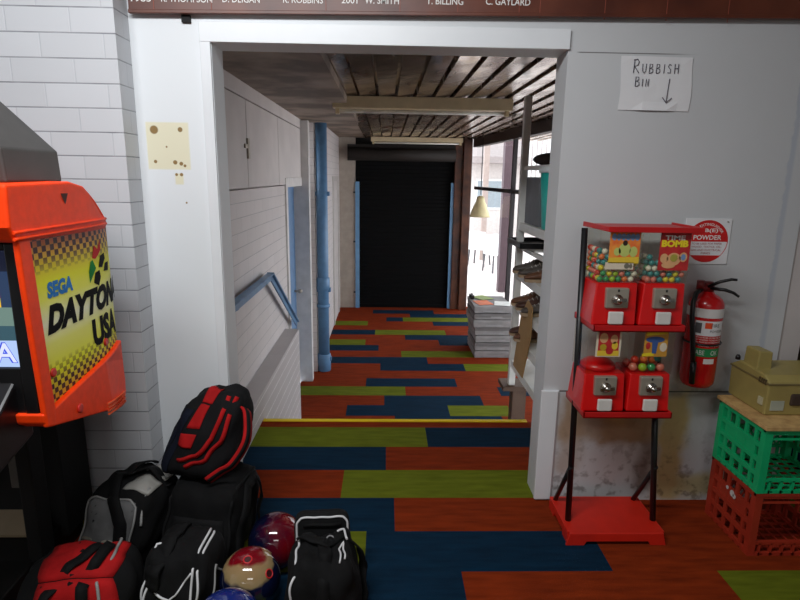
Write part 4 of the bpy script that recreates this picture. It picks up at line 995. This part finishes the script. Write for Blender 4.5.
# screen box
mb = MB(); mb.box(-1.85, -1.06, 1.66, 2.00, .74, 1.29); mb.box(-.968, -.932, 1.4400, 1.66, .80, 1.29); mb.box(-1.85, -.968, 1.4400, 1.66, 1.27, 1.29); mb.box(-1.85, -.968, 1.4450, 1.66, .80, .955)
mb.build('screen_surround', black, ar, bevel=.004)
sc_ = MB(); sc_.cur = 0; sc_.box(-1.80, -.969, 1.4520, 1.4700, .955, 1.275)
scr = sc_.build('screen', emat('screen_dusk_blue', (40, 62, 96), .9), ar)
def onscr(x0, x1, z0, z1, m, name):
    mb = MB(); mb.quad((x0, 1.4505, z0), (x1, 1.4505, z0), (x1, 1.4505, z1), (x0, 1.4505, z1)); return mb.build(name, m, scr)
onscr(-1.80, -.970, .957, 1.03, emat('screen_pale_blue', (180, 205, 250), 1.0), 'screen_image')
onscr(-1.80, -.970, 1.03, 1.07, emat('screen_road', (60, 96, 110), .8), 'screen_image')
onscr(-1.80, -.970, 1.07, 1.12, emat('screen_green_grey', (130, 160, 150), .7), 'screen_image')
onscr(-1.80, -1.0, 1.12, 1.145, emat('screen_yellow', (240, 200, 40), 1.0), 'screen_image')
onscr(-1.80, -1.0, 1.145, 1.165, emat('screen_red', (230, 50, 40), 1.0), 'screen_image')
onscr(-1.80, -.970, 1.215, 1.273, emat('screen_night', (20, 26, 50), .8), 'screen_image')
mb = MB(); mb.text('SEGA', lambda u, v: (-1.165+.19*u, 1.4490, .968+.058*v), bold=.05); mb.build('screen_lettering', emat('screen_logo_blue', (40, 70, 230), 1.0), scr)
mb = MB(); mb.text('SEGA', lambda u, v: (-1.163+.186*u, 1.4480, .970+.054*v), bold=.012); mb.build('screen_lettering', emat('screen_logo_white', (225, 232, 255), 1.0), scr)
mb = MB(); mb.text('N', lambda u, v: (-1.045+.035*u, 1.4490, 1.222+.032*v), bold=.02); mb.build('screen_lettering', emat('screen_text_white', (225, 232, 255), 1.0), scr)
# dash, column and lower body
mb = MB(); mb.prism([(1.30, .80), (1.50, .955), (1.50, .74), (1.34, .70)], -.99, -1.85, 'x'); mb.box(-.995, -.945, 1.476, 1.60, .775, .94)
db = mb.build('dashboard', black, ar, bevel=.008)
for z in (.895, .835):
    mb = MB(); mb.prism([(-1.03, z), (-.985, z+.012), (-.985, z+.022), (-1.03, z+.014)], 1.468, 1.49, 'y'); mb.build('dash_recess', mat('recess_grey', (60, 60, 62), .5), db)
mb = MB(); mb.box(-1.30, -1.13, 1.315, 1.36, .80, .806); mb.build('dash_mark', inkw, db)
mb = MB(); mb.tube([(-1.42 + .17*math.cos(2*math.pi*i/36), 1.20+.05*math.sin(2*math.pi*i/36), .93+.17*math.sin(2*math.pi*i/36)) for i in range(36)], .016, 10, closed=True)
mb.bar((-1.58, 1.20, .93), (-1.26, 1.20, .93), .05, .02, up=(0, 1, 0)); mb.cyl((-1.42, 1.20, .93), (-1.42, 1.36, .86), .03, 14); mb.build('steering_wheel', black, ar)
mb = MB(); mb.box(-1.85, -1.22, 1.97, 2.16, .08, .78); mb.box(-1.27, -1.22, 1.80, 1.88, .05, .76); mb.build('pedestal', blackm, ar, bevel=.006)
mb = MB(); mb.prism([(1.10, 0), (2.12, 0), (2.12, .16), (1.80, .10), (1.10, .07)], -1.25, -1.85, 'x'); mb.build('floor_pan', mat('pan_black', (22, 21, 20), .5, var=.3), ar, bevel=.006)
for xx in (-1.37, -1.52):
    mb = MB(); mb.box(xx-.03, xx+.03, 1.945, 1.96, .30, .47); mb.box(xx-.01, xx+.01, 1.955, 1.975, .4, .46); mb.build('pedal', mat('pedal_grey', (104, 100, 94), .5), ar, bevel=.006)
mb = MB(); mb.prism([(1.90, .135), (1.98, .205), (1.98, .20), (1.90, .125)], -1.30, -1.80, 'x'); mb.build('kick_plate', mat('kick_tan', (150, 132, 104), .5), ar)

# ------------------------------------------------------------------ bowling bags
class Bag:
    def __init__(s, c, dim, yaw=0, n=5, taper=(1, 1), lean=(0, 0), noise=.012, seed=0):
        s.c = Vector(c); s.d = dim; s.yaw = yaw; s.n = n; s.t = taper; s.l = lean; s.k = noise; s.seed = seed
    def f(s, p, k=1.0):
        x, y, z = p; n = s.n
        q = (abs(x)**n+abs(y)**n+abs(z)**n)**(1/n) or 1
        m = max(abs(x), abs(y), abs(z)); g = m/q*k; x, y, z = x*g, y*g, z*g
        h = (z+1)/2; tx = 1+(s.t[0]-1)*h; ty = 1+(s.t[1]-1)*h
        px, py, pz = x*s.d[0]/2*tx + s.l[0]*h, y*s.d[1]/2*ty + s.l[1]*h, h*s.d[2]
        sd = s.seed
        w = s.k*(math.sin(5*x+3*y+sd)*math.cos(4*z+2*y+sd*1.7) + .5*math.sin(9*y-7*z+sd*2.3) + .5*math.cos(11*x+6*z+sd))
        r = Vector((px, py, pz-s.d[2]/2)).normalized(); v = Vector((px, py, pz)) + r*w*(1 if pz > .02 else .2)
        if v.z < .001: v.z = .001
        c, si = math.cos(s.yaw), math.sin(s.yaw)
        return s.c + Vector((c*v.x-si*v.y, si*v.x+c*v.y, v.z))
    def nrm(s, p): return (s.f(p, 1.08) - s.f(p, 1.0)).normalized()
    def body(s, k=1.0, div=14):
        mb = MB(); mb.smooth = True
        for ax in range(3):
            for sg in (-1, 1):
                base = len(mb.v)
                for i in range(div+1):
                    for j in range(div+1):
                        a, b = -1+2*i/div, -1+2*j/div; p = [0, 0, 0]; p[ax] = sg; p[(ax+1) % 3] = a; p[(ax+2) % 3] = b
                        mb.v.append(tuple(s.f(p, k)))
                for i in range(div):
                    for j in range(div):
                        q = base+i*(div+1)+j; mb.face((q, q+1, q+div+2, q+div+1))
        return mb
    def path(s, pts, k=1.02, step=.08):
        o = []
        for a, b in zip(pts, pts[1:]):
            n = max(1, int(math.dist(a, b)/step))
            for i in range(n): o.append(tuple(a[t]+(b[t]-a[t])*i/n for t in range(3)))
        o.append(pts[-1]); return [s.f(p, k) for p in o], [s.nrm(p) for p in o]
    def pipe(s, mb, pts, r=.004, k=1.015): mb.tube(s.path(pts, k)[0], r, 8)
    def strap(s, mb, pts, w=.03, t=.005, k=1.04):
        P, Nn = s.path(pts, k); mb.ribbon(P, Nn, w, t)
    def patch(s, mb, ax, sg, a0, a1, b0, b1, k=1.02, n=8):
        base = len(mb.v); mb.smooth = True
        for kk in (k, k-.025):
            for i in range(n+1):
                for j in range(n+1):
                    p = [0, 0, 0]; p[ax] = sg; p[(ax+1) % 3] = a0+(a1-a0)*i/n; p[(ax+2) % 3] = b0+(b1-b0)*j/n; mb.v.append(tuple(s.f(p, kk)))
        M_ = (n+1)**2
        for i in range(n):
            for j in range(n):
                q = base+i*(n+1)+j; mb.face((q, q+1, q+n+2, q+n+1)); mb.face((q+M_, q+M_+1, q+M_+n+2, q+M_+n+1))
        for i in range(n):
            for (u, v) in ((i*(n+1), (i+1)*(n+1)), (i*(n+1)+n, (i+1)*(n+1)+n), (i, i+1), (n*(n+1)+i, n*(n+1)+i+1)): mb.face((base+u, base+v, base+v+M_, base+u+M_))
        mb.smooth = False
def weave(name, col, rough=.85): return mat(name, col, rough, var=.25, scale=18, bump=.35, bscale=45, spec=.2)
nylon = weave('black_nylon', (13, 13, 14)); nylon2 = weave('charcoal_nylon', (20, 20, 21)); redn = weave('red_nylon', (172, 20, 22)); greyn = weave('grey_nylon', (104, 104, 104)); navy = weave('navy_nylon', (14, 19, 34))
pipew = mat('white_piping', (214, 214, 216), .5); pipeg = mat('grey_piping', (140, 140, 138), .5); web = weave('black_webbing', (12, 12, 13), .8); silver = mat('silver_fabric', (150, 148, 142), .45)
buck = mat('buckle_plastic', (120, 120, 122), .35)

# red and black duffel, nearest, on the left
t = thing('bowling_bag', 'red and black bowling bag at the lower left, in front of the arcade pedestal', 'bag', (-.98, 1.62, 0), 'bowling bags on the floor')
B = Bag((-.98, 1.615, 0), (.37, .30, .25), R(8), 3.4, (.92, .72), (0, .02), .007, 1)
B.body().build('body', nylon, t)
mb = MB(); B.patch(mb, 1, -1, -.95, .98, -.66, .93); B.patch(mb, 2, 1, -.66, .93, -.98, .85, 1.02); mb.build('red_panel', redn, t)
mb = MB(); B.strap(mb, [(-.45, -1, -1), (-.35, -1, .6), (-.05, -.6, 1.0), (.3, .3, 1)], .032, .006, 1.09); B.strap(mb, [(.2, -1, -1), (.22, -1, .7), (.35, -.5, 1), (.45, .4, 1)], .034, .006, 1.09); mb.build('strap', web, t)
mb = MB(); B.pipe(mb, [(.5, -1, -.8), (.5, -1, .8), (.62, .1, 1), (.62, .9, 1)], .005, 1.05); mb.build('piping', pipeg, t)
# black and white piped bag
t = thing('bowling_bag', 'black bowling bag with white piping beside the red and black bag', 'bag', (-.66, 1.70, 0), 'bowling bags on the floor')
B = Bag((-.68, 1.69, 0), (.235, .28, .25), R(-6), 5, (.9, .74), (0, .03), .007, 2)
B.body().build('body', nylon, t)
mb = MB(); B.pipe(mb, [(.55, -1, -.95), (.72, -1, .75), (.70, -.4, 1), (.62, .8, 1)]); B.pipe(mb, [(.80, -1, -.95), (.90, -1, .7), (.88, -.4, 1), (.80, .8, 1)])
B.pipe(mb, [(-.95, -1, -.95), (-.85, -1, .72), (-.75, -.4, 1), (-.3, -.2, 1)]); B.pipe(mb, [(-.75, -1, -.95), (-.70, -1, .5), (-.3, -1, .2)])
B.pipe(mb, [(.66, -1, .65), (.2, -1, .1), (-.2, -1, -.2), (-.55, -1, -.9)], .003); B.pipe(mb, [(-.4, -1, .15), (.1, -1, -.1), (.3, -1, -.6)], .004); mb.build('piping', pipew, t)
mb = MB(); B.strap(mb, [(-.35, .7, 1), (-.4, -.5, 1), (-.5, -1, .6), (-.55, -1, .2)], .06, .012, 1.08); mb.build('handle', web, t)
mb = MB(); B.pipe(mb, [(1, -.5, -.2), (1, -.1, .35), (1, .4, -.2)], .0035, 1.04); mb.build('zip', pipeg, t)
# grey and black bag behind
t = thing('bowling_bag', 'grey and black wheeled bowling bag behind the red and black bag', 'bag', (-.99, 2.02, 0), 'bowling bags on the floor')
B = Bag((-1.014, 1.985, .0), (.295, .32, .30), R(-14), 4, (.95, .80), (.03, .07), .009, 3)
B.body().build('body', nylon, t)
mb = MB(); B.patch(mb, 1, -1, -.45, .86, -.90, .66, 1.03); mb.build('grey_pocket', greyn, t)
mb = MB(); B.patch(mb, 2, 1, .0, .9, -.75, -.05, 1.03); B.patch(mb, 2, 1, .1, .9, .15, .8, 1.03); mb.build('silver_panel', silver, t)
mb = MB(); B.pipe(mb, [(-.9, -1, -.45), (-.90, -1, .74), (-.7, -1, .88), (.45, -1, .88), (.68, -1, .74), (.68, -1, -.45), (-.9, -1, -.45)], .004, 1.035); B.pipe(mb, [(-1, .7, .2), (-1, -.3, .62), (-.9, -1, .66)], .005, 1.03); B.pipe(mb, [(-1, .7, .0), (-1, -.4, .4), (-.95, -1, .45)], .005, 1.03)
B.pipe(mb, [(.95, -1, .3), (.85, -.9, .9), (.7, -.5, 1)], .005, 1.03); mb.build('piping', pipeg, t)
mb = MB(); B.strap(mb, [(.55, -1, -.9), (.35, -1, .3), (-.1, -1, .9), (-.35, -.4, 1), (-.25, .5, 1), (.0, .95, 1)], .045, .007, 1.09); B.strap(mb, [(-.5, -.3, 1), (-.1, .1, 1), (.4, .1, 1), (.95, .2, .8)], .04, .006, 1.1); mb.build('strap', web, t)
mb = MB(); mb.lathe((-1.150, 1.855, .06), [(.052, -.014), (.058, -.01), (.058, .01), (.052, .014)], 20, 'x'); mb.build('wheel', silver, t)
mb = MB(); P = [B.f((-.7, -1, -.16), 1.05), B.f((.5, -1, -.16), 1.05)]; mb.tube(P, .007, 8); P = [B.f((-.7, -1, -.26), 1.05), B.f((.5, -1, -.26), 1.05)]; mb.tube(P, .009, 8); mb.build('trolley_bar', steel, t)
# big black bag in the middle
t = thing('bowling_bag', 'large plain black bowling bag under the red and black backpack', 'bag', (-.69, 2.03, 0), 'bowling bags on the floor')
B = Bag((-.695, 2.02, 0), (.30, .32, .30), R(-10), 6, (.92, .82), (.02, .05), .006, 4)
B.body().build('body', nylon, t)
for sg in (1, -1):
    mb = MB(); B.pipe(mb, [(.96*sg, -1, -.9), (.96*sg, -1, .75), (.94*sg, -.6, .98), (.94*sg, .9, .98)], .006, 1.02); mb.build('seam_piping', nylon2, t)
mb = MB(); B.patch(mb, 1, -1, -.8, .3, -.75, .75, 1.035); mb.build('front_pocket', nylon2, t)
mb = MB(); B.strap(mb, [(1, -.6, -.9), (1, -.55, .2), (1, -.2, .8), (1, .3, .8), (1, .6, .1), (1, .6, -.9)], .035, .006, 1.10); mb.build('strap', web, t)
# backpack on top
t = thing('backpack', 'red and black backpack lying on top of the pile of bowling bags', 'bag', (-.72, 2.12, .305))
B = Bag((-.745, 2.09, .303), (.32, .29, .325), R(-10), 3.4, (.72, .66), (.10, .07), .008, 5)
B.body().build('body', weave('backpack_black', (16, 16, 18)), t)
mb = MB(); B.patch(mb, 0, -1, -.9, .9, -.9, .7, 1.02); B.patch(mb, 1, -1, -.95, .75, -.98, -.62, 1.025); mb.build('side_panel', navy, t)
mb = MB(); B.patch(mb, 1, -1, .28, .96, -.50, -.10, 1.04); B.patch(mb, 2, 1, -.50, -.05, -.95, .1, 1.03); B.patch(mb, 1, -1, -.12, .16, -.60, -.12, 1.04); mb.build('red_panel', redn, t)
mb = MB(); B.strap(mb, [(-.35, -1, -.42), (.1, -1, -.28), (.36, -1, .1), (.42, -1, .7), (.40, -.6, 1)], .016, .006, 1.05); B.strap(mb, [(-.1, -1, -.55), (.4, -1, -.36), (.66, -1, .05), (.72, -1, .6), (.68, -.6, 1)], .016, .006, 1.05); mb.build('red_trim', redn, t)
P = [B.f((1, -.5, .72), 1.04), B.f((1, -.6, .5), 1.3), B.f((1, -.75, .1), 1.48), B.f((1, -.9, -.3), 1.42), B.f((.9, -1, -.62), 1.15), B.f((.62, -1, -.88), 1.06)]
def cat(P, n=6):
    o = []; Q = [P[0]]+P+[P[-1]]
    for i in range(1, len(Q)-2):
        for k in range(n):
            u = k/n; a, b, c, d = Q[i-1:i+3]; o.append(.5*((2*b)+(c-a)*u+(2*a-5*b+4*c-d)*u*u+(3*b-a-3*c+d)*u**3))
    return o+[P[-1]]
P = cat(P)
mb = MB(); mb.ribbon(P, (.8, -.6, .25), .036, .008); st = mb.build('shoulder_strap', redn, t)
mb = MB(); mb.ribbon([p + Vector((.004, -.005, .002)) for p in P], (.8, -.6, .25), .015, .006); mb.build('strap_padding', web, st)
# front black bag with white edge
t = thing('bowling_bag', 'black bowling bag with a raised white edged flap, nearest the carpet walkway', 'bag', (-.21, 1.68, 0), 'bowling bags on the floor')
B = Bag((-.200, 1.65, 0), (.27, .29, .25), R(4), 4.2, (.78, .72), (0, .02), .008, 6)
B.body().build('body', nylon, t)
fl = Bag((-.222, 1.83, .03), (.20, .05, .235), R(4), 7, (1, .9), (0, .02), .002, 7)
fl.body(div=10).build('back_pocket', nylon2, t)
mb = MB(); fl.pipe(mb, [(-.97, -1, -.9), (-.97, -1, .8), (-.8, -1, .97), (.8, -1, .97), (.97, -1, .8), (.97, -1, -.9)], .004, 1.03)
B.pipe(mb, [(-.92, -1, -.95), (-.92, -1, .8), (-.9, -.5, .98), (-.88, .75, 1)], .004, 1.03); B.pipe(mb, [(.3, .2, 1), (.45, .7, 1), (.62, .75, 1), (.75, .3, 1)], .004, 1.05); B.pipe(mb, [(.55, -.8, 1), (.5, -.2, 1), (.62, .1, 1), (.66, -.7, 1)], .003, 1.04); mb.build('piping', pipew, t)
mb = MB(); mb.tube([fl.f((x_, -1, .62), 1.12) for x_ in (-.6, -.3, 0, .3, .6)], .007, 8); mb.build('grab_handle', web, t)
mb = MB(); B.strap(mb, [(-.75, .6, 1), (-.3, .2, 1), (.1, .0, 1), (.5, .5, 1)], .04, .007, 1.07); B.strap(mb, [(.7, .7, 1), (1, .5, .5), (1, .6, -.1), (1, .3, -.9)], .045, .007, 1.12); B.strap(mb, [(0, -1, -.9), (.05, -1, .6), (.1, -.5, 1), (.0, .1, 1)], .04, .006, 1.06); mb.build('strap', web, t)
mb = MB(); q = B.f((.22, .35, 1), 1.10); mb.tube([q + Vector((.012*math.cos(a), .010*math.sin(a), .006*math.sin(a))) for a in [2*math.pi*i/20 for i in range(20)]], .003, 6, closed=True); mb.build('ring', buck, t)

# ------------------------------------------------------------------ bowling balls
def ballmat(name, c1, c2, c3=None, ang=(0, 0, 0), lo=.45, hi=.55, sc=4.0, amp=.9):
    m, nt, p = newmat(name); tc = N(nt, 'ShaderNodeTexCoord'); mp = N(nt, 'ShaderNodeMapping'); mp.inputs['Rotation'].default_value = ang; nt.links.new(tc.outputs['Object'], mp.inputs[0])
    nz = N(nt, 'ShaderNodeTexNoise'); nz.inputs['Scale'].default_value = sc*2; nz.inputs['Detail'].default_value = 3; nt.links.new(mp.outputs[0], nz.inputs['Vector'])
    sp = N(nt, 'ShaderNodeSeparateXYZ'); nt.links.new(mp.outputs[0], sp.inputs[0])
    v = mathn(nt, 'ADD', mathn(nt, 'MULTIPLY', sp.outputs[2], 4.0), mathn(nt, 'ADD', mathn(nt, 'MULTIPLY', mathn(nt, 'SUBTRACT', nz.outputs['Fac'], .5), amp), .5))
    cr = N(nt, 'ShaderNodeValToRGB'); nt.links.new(v, cr.inputs[0]); e = cr.color_ramp.elements
    e[0].position = lo; e[0].color = lin(c1); e[1].position = hi; e[1].color = lin(c2)
    if c3:
        for pos, col in c3: x = e.new(pos); x.color = lin(col)
    nt.links.new(cr.outputs[0], p.inputs['Base Color']); p.inputs['Roughness'].default_value = .08; p.inputs['Coat Weight'].default_value = .6
    return m
def ball(c, m, lab, holes):
    t = thing('bowling_ball', lab, 'bowling ball', (c[0], c[1], 0), 'bowling balls among the bags')
    mb = MB(); mb.sphere(c, .104, 40, 24); ORG[t.name] = Vector(c); t.location = c; mb.build('shell', m, t)
    for d in holes:
        d = Vector(d).normalized(); a = d.orthogonal().normalized(); b = d.cross(a)
        mb = MB(); mb.tube([Vector(c)+d*.1035+(a*math.cos(u)+b*math.sin(u))*.0135 for u in [2*math.pi*i/20 for i in range(20)]], .0025, 6, closed=True)
        rim = mb.build('finger_hole_rim', mat('hole_insert', (206, 40, 46), .4), t)
        mb = MB(); mb.poly([Vector(c)+d*.1042+(a*math.cos(u)+b*math.sin(u))*.012 for u in [2*math.pi*i/20 for i in range(20)]])
        mb.build('finger_hole', mat('hole_dark', (60, 8, 12), .6), rim)
ball((-.408, 1.907, .104), ballmat('ball_navy_red', (10, 14, 40), (104, 10, 20), ang=(0, R(-60), R(20)), lo=.45, hi=.85), 'dark navy and red swirled bowling ball, farthest of the three', [(.9, .5, .1)])
ball((-.456, 1.700, .104), ballmat('ball_red_cream', (12, 18, 48), (146, 126, 88), [(.83, (150, 122, 86)), (.86, (116, 12, 24))], ang=(R(-6), R(4), 0), lo=.70, hi=.73, sc=4, amp=.35), 'red, cream and navy bowling ball, middle of the three', [(.02, -.30, .95), (.75, -.45, .55)])
ball((-.478, 1.496, .104), ballmat('ball_blue_yellow', (30, 70, 170), (216, 200, 90), [(.7, (24, 40, 110))], ang=(R(30), 0, 0), lo=.45, hi=.60, sc=6), 'blue and yellow bowling ball at the bottom edge, nearest of the three', [(.3, -.3, .9)])
